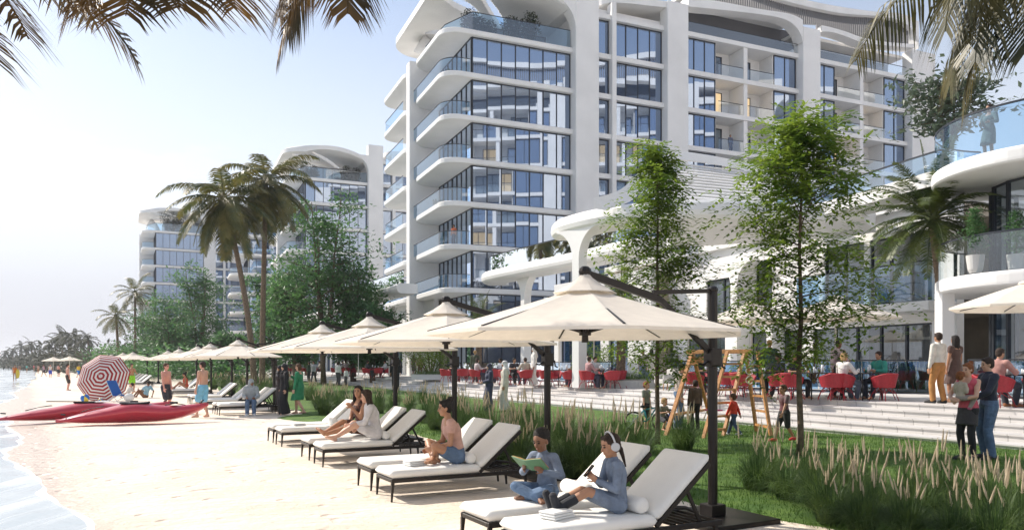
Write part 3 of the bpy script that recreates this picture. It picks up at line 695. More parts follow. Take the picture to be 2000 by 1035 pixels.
# ================================================================ VEGETATION
def leafset(b, c, n_, rad, size, rn, flat=1.0, elong=2.2, up=.0):
    """n_ leaf faces (folded rhombi) scattered in an ellipsoid round c"""
    for _ in range(n_):
        while True:
            p = V((rn.uniform(-1, 1), rn.uniform(-1, 1), rn.uniform(-1, 1)))
            if p.length < 1: break
        p = V((p.x * rad[0], p.y * rad[1], p.z * rad[2])) + c
        d = V((rn.gauss(0, 1), rn.gauss(0, 1), rn.gauss(0, .55) + up)).normalized(); s_ = size * rn.uniform(.6, 1.3)
        x = d.cross(V((rn.gauss(0, .5), rn.gauss(0, .5), 1))).normalized(); n0 = x.cross(d)
        wd = s_ / elong / 2
        b.add([p, p + d*s_*.45 + x*wd - n0*s_*.06, p + d*s_, p + d*s_*.45 - x*wd - n0*s_*.06], [(0, 1, 2), (0, 2, 3)])
def leafy_tree(name, loc, H, rad, trunk_r, seed, label, cat, leaves=9000, size=.09, base=.3, lm=None, lean=(0, 0), forks=1, lw=.24, group=None, shape='column', clump=.30, bark=None, sprays=True):
    rn = random.Random(seed); t = empty(name, loc, rn.uniform(0, 6), label, cat, group)
    tr = MB(); lf = MB(); tips = []
    stems = []
    for f_ in range(forks):
        a = 2 * PI * f_ / max(1, forks) + rn.uniform(-.4, .4); sp = 0 if forks == 1 else rn.uniform(.25, .5) * rad
        pts = []; n_ = 10
        for i in range(n_ + 1):
            q = i / n_; pts.append(V((math.cos(a) * sp * q ** 1.2 + lean[0] * q + .02 * H * noise.noise(V((q * 3, seed, f_))), math.sin(a) * sp * q ** 1.2 + lean[1] * q + .02 * H * noise.noise(V((seed, q * 3, f_))), H * (.97 if f_ == 0 else rn.uniform(.8, .95)) * q - .05)))
        tr.tube(pts, [trunk_r * (1 - .86 * (i / n_)) * (1.25 if i == 0 else 1) for i in range(n_ + 1)], 8); stems.append(pts)
    nb = int(26 / forks ** .5)
    for pts in stems:
        for i in range(nb):
            q = base + (1 - base) * (i + rn.random()) / nb * .97; k = q * (len(pts) - 1); a0 = pts[int(k)].lerp(pts[min(int(k) + 1, len(pts) - 1)], k % 1)
            qq = (q - base) / (1 - base)
            if shape == 'column': prof = math.sin(PI * min(1, (qq * .85 + .16))) ** .6 * (1 - .35 * qq)
            elif shape == 'cone': prof = (1 - qq) ** .7 * .95 + .1
            else: prof = math.sin(PI * (qq * .8 + .14)) ** .7
            ln = rad * prof * (rn.uniform(.45, 1.25) if sprays else rn.uniform(.65, 1.12)); an = i * 2.4 + rn.uniform(-.5, .5); rise = rn.uniform(.25, .7)
            P = [a0]; d = V((math.cos(an), math.sin(an), rise)).normalized(); st = ln / 4
            for s_ in range(4):
                d = (d + V((rn.gauss(0, .18), rn.gauss(0, .18), rn.gauss(.0, .12)))).normalized(); P.append(P[-1] + d * st)
            r0 = trunk_r * .38 * (1 - .6 * q); tr.tube(P, [r0, r0 * .75, r0 * .5, r0 * .35, r0 * .15], 5)
            for s_ in range(2 if sprays else 1, 5):
                tips.append((P[s_], ln))
                for _ in range(2):
                    d2 = V((rn.gauss(0, 1), rn.gauss(0, 1), rn.gauss(.1, .5))).normalized(); e = P[s_] + d2 * ln * .33 * rn.uniform(.5, 1.2); tr.tube([P[s_], P[s_].lerp(e, .5) + V((0, 0, .03 * ln)), e], [r0 * .3, r0 * .2, r0 * .08], 4); tips.append((e, ln))
    per = max(1, leaves // len(tips))
    for p, ln in tips:
        if sprays:      # compound leaves: leaflets in pairs along a drooping stalk
            for _ in range(max(1, per // 9)):
                o = p + V((rn.gauss(0, 1), rn.gauss(0, 1), rn.gauss(0, .8))) * clump * rad * .42
                d = V((rn.gauss(0, 1), rn.gauss(0, 1), rn.gauss(.0, .4))).normalized(); sd_ = d.cross(V((0, 0, 1))).normalized(); L_ = size * rn.uniform(2.2, 3.6)
                for j in range(4):
                    u = (j + .7) / 4; c = o + d * L_ * u + V((0, 0, -.35 * L_ * u * u))
                    for sg in (-1, 1):
                        dd = (d * .6 + sd_ * sg + V((0, 0, rn.uniform(-.45, .1)))).normalized(); ls = size * rn.uniform(.8, 1.2); x = dd.cross(V((0, 0, 1))).normalized()
                        lf.add([c, c + dd*ls*.5 + x*ls*lw, c + dd*ls, c + dd*ls*.5 - x*ls*lw], [(0, 1, 2, 3)])
                dd = (d + V((0, 0, -.5))).normalized(); c = o + d * L_ + V((0, 0, -.35 * L_)); x = dd.cross(V((0, 0, 1))).normalized(); lf.add([c, c + dd*size*.5 + x*size*.2, c + dd*size, c + dd*size*.5 - x*size*.2], [(0, 1, 2, 3)])
        else: leafset(lf, p, per, (clump * rad,) * 2 + (clump * rad * .7,), size, rn)
    tr.build('trunk', bark or M_bark, t, smooth=True); lf.build('crown', lm or M_leaf, t)
    return t
def frond(b, base, az, el, L_, droop, rn, lf_len, n_=30, wid=.03, hang=.5, rach=None):
    """a feather frond: rachis curve + leaflets"""
    pts = []; d = V((math.cos(az) * math.cos(el), math.sin(az) * math.cos(el), math.sin(el))); p = V(base); st = L_ / 12; pts.append(p.copy())
    for i in range(12):
        d = (d + V((0, 0, -droop * (.35 + i / 12)) )* .16).normalized(); p = p + d * st; pts.append(p.copy())
    (rach or b).tube(pts, [.03 * L_ / 3.5 * (1 - .85 * i / 12) + .004 for i in range(13)], 4)
    for k in range(n_):
        u = .14 + .86 * k / n_; i = min(11, int(u * 12)); c = pts[i].lerp(pts[i+1], u * 12 - i); dd = (pts[i+1] - pts[i]).normalized()
        sd_ = dd.cross(V((0, 0, 1))); sd_ = sd_.normalized() if sd_.length > .05 else V((-math.sin(az), math.cos(az), 0)); upv = sd_.cross(dd)
        ll = lf_len * (math.sin(PI * min(1, u * .82 + .14)) ** .6) * rn.uniform(.85, 1.1)
        for sg in (-1, 1):
            g = (dd * rn.uniform(.45, .7) + sd_ * sg * 1.0 + upv * .15 + V((0, 0, rn.uniform(-.2, .05) - max(0, hang - 1) * .6))).normalized()
            q1 = c + g * ll * .5 + V((0, 0, -hang * ll * .12)); g2 = (g + V((0, 0, -hang * rn.uniform(.7, 1.4)))).normalized(); q2 = q1 + g2 * ll * .5
            x = dd * wid / 2; b.add([c - x*.7, c + x*.7, q1 + x, q1 - x, q2], [(0, 1, 2, 3), (3, 2, 4)])
def palm(name, loc, H, crown_r, n_fr, seed, label, lean=(0, 0), trunk_r=.16, lm=None, droop=1.0, hang=.8, group=None, leafn=34, elr=(-50, 75), lflen=None, wid=None, cat='palm tree', lean_pow=1.6, bulge=1.5, kids=False):
    rn = random.Random(seed); t = empty(name, loc, 0, label, cat, group)
    n_ = 14; pts = [V((lean[0] * (i/n_) ** lean_pow, lean[1] * (i/n_) ** lean_pow, H * i / n_ - (.05 if i == 0 else 0))) for i in range(n_ + 1)]
    tb = MB(); P = []; Rd = []
    for i in range(n_ * 5 + 1):
        k = i / 5; a = pts[int(k)].lerp(pts[min(int(k) + 1, n_)], k % 1); P.append(a); Rd.append(trunk_r * (bulge if i == 0 else 1) * (1 - .3 * i / (n_ * 5)) * (1.06 if i % 2 else .95))
    tb.tube(P, Rd, 9); tb.build('trunk', M_palmbark, t, smooth=True)
    c = MB(); top = pts[-1]
    for i in range(n_fr):
        az = i * 2.39996 + rn.uniform(-.25, .25); q = (i + .5) / n_fr; el = R(elr[1] + (elr[0] - elr[1]) * q ** .8 + rn.uniform(-7, 7))
        L_ = crown_r * rn.uniform(.88, 1.12)
        frond(c, top + V((math.cos(az), math.sin(az), 0)) * trunk_r * .5 + V((0, 0, .1 - .25 * q)), az, el, L_, droop * rn.uniform(.7, 1.2), rn, lflen or crown_r * .24, leafn, wid or crown_r * .014, hang)
    c.ell(top, (trunk_r * 1.2,) * 2 + (trunk_r * 2,), n=8, m=5)
    c.build('crown', lm or M_palm, t)
    return t
def shrub(loc, r, seed, label, lm=None, leaves=1500, size=.1, sc=(1, 1, 1), group=None, name='shrub', cat='shrub'):
    rn = random.Random(seed); t = empty(name, loc, 0, label, cat, group); st = MB(); b = MB()
    for i in range(9):
        a = rn.random() * 6.28; e = V((math.cos(a) * r * .7 * sc[0], math.sin(a) * r * .7 * sc[1], r * rn.uniform(.7, 1.5) * sc[2])); st.tube([(0, 0, -.03), e * .5 + V((0, 0, .1 * r)), e], [.03 * r + .008, .02 * r + .005, .008], 5)
        leafset(b, e, leaves // 12, (r * .5, r * .5, r * .42), size, rn)
    leafset(b, V((0, 0, r * .75 * sc[2])), leaves // 4, (r * .9 * sc[0], r * .9 * sc[1], r * .75 * sc[2]), size, rn)
    st.build('stem', M_bark, t); b.build('foliage', lm or M_shrub, t); return t
# two young street trees in the lawn
leafy_tree('young_tree', at(1562, 13.9, .03), 6.45, 1.5, .062, 11, 'slender bright green tree on the lawn, the nearer one right of the swing frame', 'tree', 20000, .125, .25, shape='column', clump=.34, lean=(.0, .0), bark=M_bark)
leafy_tree('young_tree', at(1284, 15.9, .03), 6.5, 1.16, .055, 22, 'slender feathery tree left of the swing frame, rising beside the nearest parasol', 'tree', 17000, .115, .24, shape='column', clump=.30)
# dark trees before the far towers
GT = [(632, 62, 15.4, 4.3, 31), (578, 66, 10.6, 3.0, 32), (690, 64, 10.2, 3.0, 33), (535, 76, 10.0, 3.0, 34), (392, 92, 13.4, 3.9, 35), (340, 98, 10.0, 4.0, 36), (300, 112, 8.6, 4.0, 37), (728, 60, 6.4, 2.2, 39), (450, 84, 5.0, 2.2, 40)]
GL = ['tallest dark green tree in front of the second tower', 'dark green tree just left of the tallest one before the second tower', 'airy dark green tree just right of the tallest one', 'dark green tree behind the tall coconut palm trunks', 'broad dark green tree in front of the farthest tower', 'lower dark green tree left of the broad one by the farthest tower', 'low dark tree nearest the leaning low palms', 'small thin branched dark tree beside the small far pavilion', 'low dark green tree before the round balcony block']
for (px, Y, h, r, sd_), lb_ in zip(GT, GL):
    p = at(px, Y, .2); leafy_tree('shade_tree', p, h, r, .2, sd_, lb_, 'tree', 7500, .40, .16, lm=M_leafd, shape='round', clump=.26, forks=3, group='dark shade trees before the far towers', sprays=False)
# coconut palms
palm('coconut_palm', at(496, 53, .2), 13.0, 4.2, 34, 51, 'tall coconut palm leaning left with olive brown fronds, left of the highest one', lean=(-2.1, 0), trunk_r=.22, leafn=56, lflen=1.0, wid=.085, droop=1.0, elr=(-72, 66), group='coconut palms')
palm('coconut_palm', at(512, 57, .2), 15.2, 4.2, 34, 52, 'highest upright coconut palm with golden tipped fronds', lean=(.3, 0), trunk_r=.22, leafn=56, lflen=1.0, wid=.085, droop=1.0, elr=(-72, 66), group='coconut palms')
palm('coconut_palm', at(264, 105, .2), 11.4, 3.4, 22, 53, 'far coconut palm left of the farthest tower, taller of the two', trunk_r=.2, leafn=22, wid=.09, group='coconut palms')
palm('coconut_palm', at(232, 103, .2), 8.0, 3.2, 22, 54, 'far coconut palm left of the farthest tower, shorter of the two', trunk_r=.2, leafn=22, wid=.09, lean=(-.4, 0), group='coconut palms')
# date palm on the terrace at right and fan palms
dp = palm('date_palm', at(1852, 26.4, TZ), 5.9, 2.35, 56, 61, 'date palm with rough trunk in front of the round balconies', trunk_r=.2, lm=M_palmg, droop=.75, hang=.4, elr=(-30, 86), leafn=60, lflen=.42, wid=.034, lean=(-1.0, -.8), bulge=1.1)
palm('date_palm', at(1213, 33.5, TZ), 4.3, 2.0, 26, 62, 'date palm in the round planter behind the nearest parasol canopy', trunk_r=.22, lm=M_palmg, droop=.9, hang=.3, leafn=30, lflen=.3, wid=.03, bulge=1.1)
palm('date_palm', at(935, 50, TZ), 3.6, 2.1, 34, 63, 'bushy date palm below the nearest tower, above the second parasol', trunk_r=.25, lm=M_palmg, droop=.8, hang=.25, leafn=30, lflen=.4, wid=.035, elr=(-20, 88), bulge=1.1)
palm('date_palm', at(765, 62, TZ), 3.6, 2.0, 28, 64, 'small bushy date palm left of the nearest tower', trunk_r=.25, lm=M_palmg, droop=.8, hang=.25, leafn=26, lflen=.4, wid=.04, elr=(-20, 88), bulge=1.1)
palm('date_palm', at(600, 72, TZ), 3.2, 2.0, 26, 65, 'small bushy date palm beside the tallest dark tree', trunk_r=.25, lm=M_palmg, droop=.8, hang=.25, leafn=24, lflen=.4, wid=.05, elr=(-20, 88), bulge=1.1)
# palms overhead: trunks lean in from behind the viewer, the drooping fronds hang into view
def over_palm(base, top, fr, seed, label, lm, hang=1.15):
    rn = random.Random(seed); t = empty('leaning_palm', base, 0, label, 'palm tree', 'palms leaning in overhead'); top = V(top) - V(base)
    tb = MB(); P = [V((top.x * (i/30) ** 1.3, top.y * (i/30) ** 1.3, top.z * (i/30) ** .8 - (.05 if i == 0 else 0))) for i in range(31)]
    tb.tube(P, [.17 * (1 - .3 * i / 30) * (1.05 if i % 2 else .96) for i in range(31)], 10); tb.build('trunk', M_palmbark, t, smooth=True)
    c = MB()
    for az, el, L_, dr, n_, ll in fr: frond(c, top, R(az), R(el), L_, dr, rn, ll, n_, .034, hang)
    c.build('crown', lm, t); return t
def ov(px, py, Y): return (at(px, Y)[0], Y, zy(py, Y))
over_palm((-6.5, -4.0, 0), ov(-250, -150, 6.0), [(0, -8, 1.6, .9, 36, .75), (-12, -32, 1.7, .5, 34, .7), (25, 12, 2.2, 1.0, 38, .7), (75, 30, 2.4, .7, 34, .6), (140, 20, 2.6, 1, 34, .6), (220, 15, 2.4, 1, 34, .6), (-60, 20, 2.2, .9, 34, .6), (0, 70, 2.2, .6, 34, .6)], 1, 'leaning palm whose dark fronds hang into the top left corner', M_palmb, .5)
over_palm((-3.2, -4.5, 0), ov(335, -165, 7.0), [(-92, -48, 1.5, .5, 44, .85), (-125, -42, 1.45, .6, 40, .8), (-62, -42, 1.45, .6, 42, .85), (-150, -30, 1.4, .9, 36, .8), (-30, -28, 1.4, .9, 38, .8), (60, 35, 2.4, .6, 38, .6), (120, 40, 2.3, .7, 38, .6), (0, 40, 2.2, .7, 34, .6), (-90, 45, 2.0, .6, 30, .6)], 2, 'leaning palm whose fronds hang over the sky left of centre', M_palmb, .5)
over_palm((-.6, -5.0, 0), ov(665, -185, 7.2), [(200, -62, 1.55, .5, 60, .62), (215, -50, 1.35, .8, 54, .6), (170, -50, 1.3, .9, 50, .55), (-70, -60, 1.35, .5, 50, .6), (20, 25, 2.2, .6, 36, .6), (90, 30, 2.4, .6, 34, .6), (-40, 50, 2.2, .7, 34, .6), (140, 35, 2.2, .7, 34, .6)], 3, 'leaning palm whose golden frond tip hangs above the sky near the tower roof', M_palmb, 1.3)
over_palm((9.0, -3.0, 0), ov(2025, -130, 7.6), [(185, 12, 1.6, 2.2, 56, .85), (200, -25, 1.7, 1.6, 56, .8), (230, -40, 1.6, 1.2, 54, .8), (-110, -10, 1.6, 1.8, 54, .8), (165, -30, 1.7, 1.6, 54, .8), (170, 50, 2.4, .9, 44, .7), (-60, -35, 1.7, 1.4, 50, .8), (150, -50, 1.7, 1.2, 50, .8), (-20, -40, 1.7, 1.3, 50, .8), (120, 20, 2.3, 1.0, 44, .7), (60, 40, 2.4, .8, 40, .7), (10, 30, 2.4, .8, 40, .7), (178, 22, 2.7, .75, 44, .6)], 4, 'leaning palm whose green fronds fill the top right corner', M_palmo, 1.5)
# plumeria on the upper terrace, potted trees on the balconies
leafy_tree('plumeria_tree', at(1850, 27.0, 8.4), 3.4, 1.75, .07, 71, 'grey green plumeria tree with forked bare limbs on the upper terrace beside the top balcony', 'tree', 3000, .26, .45, lm=M_leafg, shape='round', forks=4, clump=.12, sprays=False)
for px, Y, z, h, lb_ in ((1905, 22.6, 4.4, 2.0, 'left one of two potted slim trees on the lower round balcony'), (1985, 22.4, 4.4, 1.9, 'right one of two potted slim trees on the lower round balcony')):
    p = at(px, Y, z); t = leafy_tree('potted_tree', p, h, .42, .02, 73 + px, lb_, 'potted tree', 1500, .09, .35, lm=M_leafd, shape='column', clump=.35, sprays=False, group='potted trees on the lower balcony')
    pt = MB(); pt.tube([(0, 0, -.0), (0, 0, .1), (0, 0, .5), (0, 0, .52), (0, 0, .42)], [.15, .2, .25, .25, .2], 18); pt.build('pot', M_potw, t, smooth=False)
# roof garden shrubs
Mt = Matrix.Translation(T1.location) @ Matrix.Rotation(TA, 4, 'Z')
for (x, y, r, tw, lb_) in ((1.6, 2.0, 1.35, T1, 'dark round shrub on the corner of the nearest tower roof terrace'), (5.2, 1.6, 1.45, T1, 'large dark shrub on the nearest tower roof terrace, beside the roof pier'), (1.2, 2.0, 1.2, T2, 'left shrub on the second tower roof terrace'), (7.0, 1.8, 1.3, T2, 'right shrub on the second tower roof terrace'), (3.5, 1.8, 2.2, T3, 'big shrub on the farthest tower roof terrace')):
    M2 = Matrix.Translation(tw.location) @ Matrix.Rotation(tw.rotation_euler.z, 4, 'Z'); shrub(M2 @ V((x, y, FZ(8))), r, int(x * 10 + r * 7), lb_, leaves=2600, size=.24, group='roof garden shrubs')
for i, (k, x, y, lb_) in enumerate(((7, -1.2, 2.0, 'spiky plant on the highest corner balcony of the nearest tower'), (4, -1.0, 4.2, 'tall dark plant on a middle corner balcony of the nearest tower'))):
    shrub(Mt @ V((x, y, FZ(k))), .45 + .12 * i, 90 + i, lb_, leaves=500, size=.22, name='balcony_plant', cat='plant')
shrub(at(1340, 45, 8.2), 1.6, 95, 'dark bush on the podium roof behind the feathery tree', leaves=3500, size=.17, name='bush', cat='bush'); shrub(at(1380, 47, 8.2), 1.2, 96, 'smaller dark bush on the podium roof beside the louvres', leaves=2600, size=.17, name='bush', cat='bush')
shrub(at(842, 52, TZ), 1.9, 97, 'yellow green bush behind the second parasol', lm=M_leaf, leaves=4500, size=.15, name='bush', cat='bush')
shrub(at(1590, 24.5, TZ + .4), .8, 98, 'leafy green bush left of the dining teal shirted man', lm=M_leaf, leaves=900, size=.12, name='bush', cat='bush')
shrub(at(1168, 47, TZ), 1.5, 99, 'bush under the arches right of the second pavilion', lm=M_leaf, leaves=3000, size=.14, name='bush', cat='bush')
shrub(at(1320, 30.5, TZ + .5), .5, 100, 'potted green plant on the terrace behind the swing frame', lm=M_leafg, leaves=500, size=.12, name='potted_plant', cat='plant')
# hedges and the far wood
rn = random.Random(9); hb = MB()
for i in range(380):
    q = i / 380; a = V((-62, 122, 0)).lerp(V((-30, 74, 0)), q) + V((rn.uniform(-5, 8), rn.uniform(-4, 10), 0)); r = rn.uniform(1.3, 2.4)
    leafset(hb, a + V((0, 0, rn.uniform(.4, 4.8 - 2.2 * q))), 42, (r, r, r * .7), .55, rn)
tag(hb.build('hedge', M_leafd), 'long dark olive hedge mass behind the far parasols', 'hedge', kind='stuff')
fb_ = MB(); M_far = mat('far_leaf', (.06, .07, .03), .8, vscale=.08, col2=(.035, .035, .02))
for i in range(620):
    q = rn.random(); a = V((-330, 480, 0)).lerp(V((-76, 142, 0)), q ** .8) + V((rn.uniform(-4, 14), rn.uniform(-5, 20), 0)); r = rn.uniform(2, 4.5)
    leafset(fb_, a + V((0, 0, rn.uniform(0, 4.5 + 4 * noise.noise(V((q * 14, 0, 0)))))), 26, (r, r, r * .7), 1.3, rn)
tag(fb_.build('far_wood', M_far), 'far wood of palms and trees along the left horizon', 'wood', kind='stuff')
fpr = None
for i, (px, Y, h) in enumerate(((12, 330, 7), (25, 320, 8), (42, 310, 9), (62, 300, 10), (80, 280, 7), (96, 230, 8), (108, 225, 9), (122, 220, 10), (134, 215, 10), (147, 210, 9), (158, 205, 8), (52, 305, 8), (172, 190, 8))):
    if fpr is None: fpr = palm('far_palm', at(px, Y, 0), 12, 5.0, 14, 200, 'small distant palm in the far wood on the left horizon', trunk_r=.35, leafn=9, wid=.45, lm=M_far, group='distant palms'); fpr.scale = (h / 12,) * 3
    else: dup(fpr, at(px, Y, 0), i * 1.3, sc=h / 12)
# ---------------------------------------------------------------- fountain grass
def grass_proto(seed, nb=560, npl=17, r=.42, h=.66):
    rn = random.Random(seed); t = empty('fountain_grass', (0, 0, 0), 0); b = MB(); pl = MB()
    for i in range(nb):
        a = rn.random() * 6.283; o = V((math.cos(a), math.sin(a), 0)) * r * .35 * rn.random() ** .5; a += rn.gauss(0, .5); sp = rn.random() ** .8; hh = h * rn.uniform(.6, 1.1); d = V((math.cos(a), math.sin(a), 0)); w_ = rn.uniform(.003, .006); x = V((-d.y, d.x, 0)) * w_
        pts = [o + d * (sp * r * 1.7 * u ** 1.7) + V((0, 0, hh * (u * (1.25 - .25 * sp) - sp * .75 * u ** 3))) for u in (0, .35, .65, .85, 1)]
        b.add([p + x * (1 - .85 * (k / 4)) for k, p in enumerate(pts)] + [p - x * (1 - .85 * (k / 4)) for k, p in enumerate(pts)], [(k, k+1, k+6, k+5) for k in range(4)])
    for i in range(npl):
        a = rn.random() * 6.283; d = V((math.cos(a), math.sin(a), 0)) * rn.uniform(.02, .2); hh = h * rn.uniform(1.0, 1.6); o = V((rn.gauss(0, .1), rn.gauss(0, .1), 0)); top = o + d + V((0, 0, hh)); bs = o + d * .55 + V((0, 0, hh * .72))
        b.tube([o, o + d * .2 + V((0, 0, hh * .4)), bs], .003, 3)
        ax = (top - bs); ln = ax.length
        pl.tube([bs, bs + ax * .2, bs + ax * .55, bs + ax * .85, top], [.003, .012, .010, .006, .001], 6)
        for _ in range(26):
            u = rn.random() ** 1.1; c = bs + ax * u * .95; dd = (V((rn.gauss(0, 1), rn.gauss(0, 1), rn.uniform(.8, 2)))).normalized(); l_ = .028 * (1.2 - u * .7); y = dd.cross(V((rn.random(), rn.random(), .1))).normalized() * .0022; pl.add([c - y, c + y, c + dd * l_ + V((dd.x, dd.y, 0)) * .012], [(0, 1, 2)])
    b.build('blades', M_grassb, t); pl.build('plume', M_plume, t); return t
gpro = [grass_proto(s_, npl=n_) for s_, n_ in ((1, 6), (2, 12), (3, 8), (4, 14))]; used = [False] * 4
def put_grass(px, py, sc, lb_, grp):
    global gi
    k = gi % 4; gi += 1; p = gp(px, py, .04); rz = rn.random() * 6.28
    if not used[k]:
        o = gpro[k]; used[k] = True; o.location = p; o.rotation_euler.z = rz; o.scale = (sc,) * 3; o['label'] = lb_; o['group'] = grp; o['category'] = 'grass clump'
        for c in o.children: pass
    else: dup(gpro[k], p, rz, lb_, grp, sc)['category'] = 'grass clump'
gi = 0; rn = random.Random(5)
A = ('fountain grass clump with pale plumes in the front bed right of the nearest parasol', 'fountain grass in the right front bed')
B = ('fountain grass clump with pale plumes in the bed behind the nearest loungers', 'fountain grass behind the near loungers')
C = ('fountain grass clump with pale plumes behind the two seated women', 'fountain grass behind the seated women')
D = ('distant fountain grass clump with pale plumes behind the farther loungers', 'fountain grass behind the farther loungers')
for px, py in ((1475, 955), (1530, 972), (1590, 990), (1655, 1004), (1720, 1018), (1790, 1030), (1862, 1040), (1935, 1050), (2010, 1060), (1505, 935), (1570, 950), (1640, 966), (1705, 980), (1775, 992), (1850, 1003), (1920, 1012), (1990, 1020), (1690, 1040), (1610, 1015), (1770, 1055), (1860, 1070), (1950, 1085)): put_grass(px + rn.uniform(-10, 10), py + rn.uniform(-5, 5), rn.uniform(.72, .94), *A)
for px, py in ((985, 905), (1020, 920), (1062, 922), (1105, 930), (1150, 932), (1195, 925), (955, 880), (1000, 888), (1045, 890), (1090, 892), (1140, 900), (1190, 900), (1235, 905), (925, 860), (970, 858), (1015, 862), (1060, 864), (1110, 870), (1160, 872), (1210, 878), (900, 842), (945, 838), (990, 840), (1040, 844), (1250, 885), (1330, 880)): put_grass(px + rn.uniform(-10, 10), py + rn.uniform(-4, 4), rn.uniform(.85, 1.15), *B)
for px, py in ((850, 838), (880, 845), (835, 825), (800, 822), (770, 815), (740, 808), (712, 806), (690, 812), (660, 806), (632, 812), (640, 795), (672, 792), (705, 790), (738, 793), (770, 797), (805, 800), (840, 808), (870, 815), (905, 820), (625, 800), (618, 788), (650, 785), (860, 795), (820, 790)): put_grass(px + rn.uniform(-6, 6), py + rn.uniform(-3, 3), rn.uniform(.9, 1.15), *C)
for px, py in ((530, 770), (512, 768), (494, 764), (476, 762), (458, 760), (440, 757), (422, 754), (405, 752), (455, 768), (482, 770), (540, 760), (520, 757), (500, 753), (470, 750), (440, 748), (408, 746), (385, 746), (365, 744), (350, 741), (392, 757), (415, 762), (565, 765), (590, 772), (605, 780)): put_grass(px + rn.uniform(-4, 4), py + rn.uniform(-2, 2), rn.uniform(1.0, 1.3), *D)
# planters with grasses on the terrace
def planter(p, r, lb_, n_=7):
    t = empty('round_planter', p, 0, lb_, 'planter', 'round terrace planters'); b = MB(); b.tube([(0, 0, 0), (0, 0, .32), (0, 0, .36), (0, 0, .30)], [r * .96, r, r, r * .93], 32); b.build('bowl', M_potw, t)
    fo2 = MB(); r2 = random.Random(int(r * 100))
    for i in range(500):
        a = r2.random() * 6.28; q = r2.random() ** .5 * r * .9; d = V((math.cos(a), math.sin(a), 0)); o = d * q + V((0, 0, .3)); a2 = r2.random() * 6.28; e = V((math.cos(a2), math.sin(a2), 0)); h = r2.uniform(.2, .5)
        fo2.add([o - V((.01, 0, 0)), o + V((.01, 0, 0)), o + e * .15 + V((0, 0, h))], [(0, 1, 2)]); 
    fo2.build('foliage', M_grassb, t); return t
planter(at(1225, 33.0, TZ), 1.45, 'large white round planter with grass around the date palm trunk')
planter(at(850, 50.5, TZ), 1.6, 'white round planter with low grass near the nearest tower')
tp = empty('planting_bed', (0, 0, 0), 0, 'bed of tall pale grasses before the ground floor windows, left of the strolling couple', 'planting'); pb = MB(); gg = MB()
a, b2 = at(1640, 27.4, TZ), at(1835, 25.2, TZ); 
for i in range(2600):
    q = rn.random(); o = a.lerp(b2, q) + V((rn.uniform(-.1, .1), rn.uniform(-.1, 1.0), 0)); h = rn.uniform(.3, 1.0) * (.5 + .7 * q); e = V((rn.gauss(0, .12), rn.gauss(0, .12), h)); gg.add([o - V((.008, 0, 0)), o + V((.008, 0, 0)), o + e], [(0, 1, 2)])
gg.build('blades', M_grassb, tp)
for i in range(60):
    q = rn.random(); o = a.lerp(b2, q) + V((rn.uniform(-.1, .1), rn.uniform(-.1, 1.0), rn.uniform(.6, .95))); pb.tube([o, o + V((.01, 0, .1)), o + V((.02, 0, .25))], [.004, .02, .002], 5)
pb.build('plume', M_plume, tp)

hz = MB(); hz.box((-3200, -450, -2.6), (3200, 4200, 78)); ho = hz.build('haze', None); tag(ho, 'pale sea haze in the air over the beach', 'haze', kind='stuff')
hm = bpy.data.materials.new('haze_air'); hm.use_nodes = True; hn = hm.node_tree.nodes; hn.remove(hn['Principled BSDF']); pv = hn.new('ShaderNodeVolumePrincipled'); pv.inputs['Density'].default_value = .00034; pv.inputs['Color'].default_value = (.92, .95, 1, 1); pv.inputs['Anisotropy'].default_value = .3
hm.node_tree.links.new(pv.outputs[0], hn['Material Output'].inputs['Volume']); ho.data.materials.clear(); ho.data.materials.append(hm)
# ================================================================ BEACH FURNITURE
LD = V((.882, .471, 0)); RD = V((-.462, .887, 0))     # lounger length (foot to head) and the direction of the row
LA = math.atan2(.471, .882)
def zg(x, y): return max(sand_z(x, y), -.03)
# ---- lounger: local x from foot to head, y across (+y away from the camera), origin at the near foot corner
LZT = .30
def rounded_pad(pts_bottom, th, w0, w1, inset=.03, n=4):
    """cushion following a side profile: pts along the bottom, thickness th, width w0..w1, soft edges"""
    b = MB(); L_ = len(pts_bottom); rings = []
    P = [V((p[0], 0, p[1])) for p in pts_bottom]
    dense = []
    tot = sum((P[i+1] - P[i]).length for i in range(L_-1)); n2 = 28
    def pos(s_):
        for i in range(L_-1):
            l_ = (P[i+1] - P[i]).length
            if s_ <= l_ or i == L_-2: d = (P[i+1] - P[i]).normalized(); return P[i] + d * s_, d
            s_ -= l_
    for i in range(n2 + 1):
        s_ = tot * i / n2; p, d = pos(s_); nrm_ = V((-d.z, 0, d.x)); e = min(s_, tot - s_) / .05; q = 1 if e >= 1 else math.sqrt(max(.0, 1 - (1 - e) ** 2)) * .85 + .15
        h = th * q; r = min(.035, h * .45); bl = math.sin(PI * min(1, s_ / tot)) * .012
        y0, y1 = w0 + inset * (1 - q), w1 - inset * (1 - q); ring = []
        for (yy, hh) in ((y0 + r, 0), (y0, r), (y0, h - r), (y0 + r*.4, h - r*.3), (y0 + r * 1.3, h), ((y0*2+y1)/3, h + bl), ((y0+y1*2)/3, h + bl), (y1 - r * 1.3, h), (y1 - r*.4, h - r*.3), (y1, h - r), (y1, r), (y1 - r, 0)):
            c = p + nrm_ * (hh - h/2 + th/2) ; ring.append(V((c.x, yy, c.z)))
        rings.append(ring)
    b.loft(rings); return b
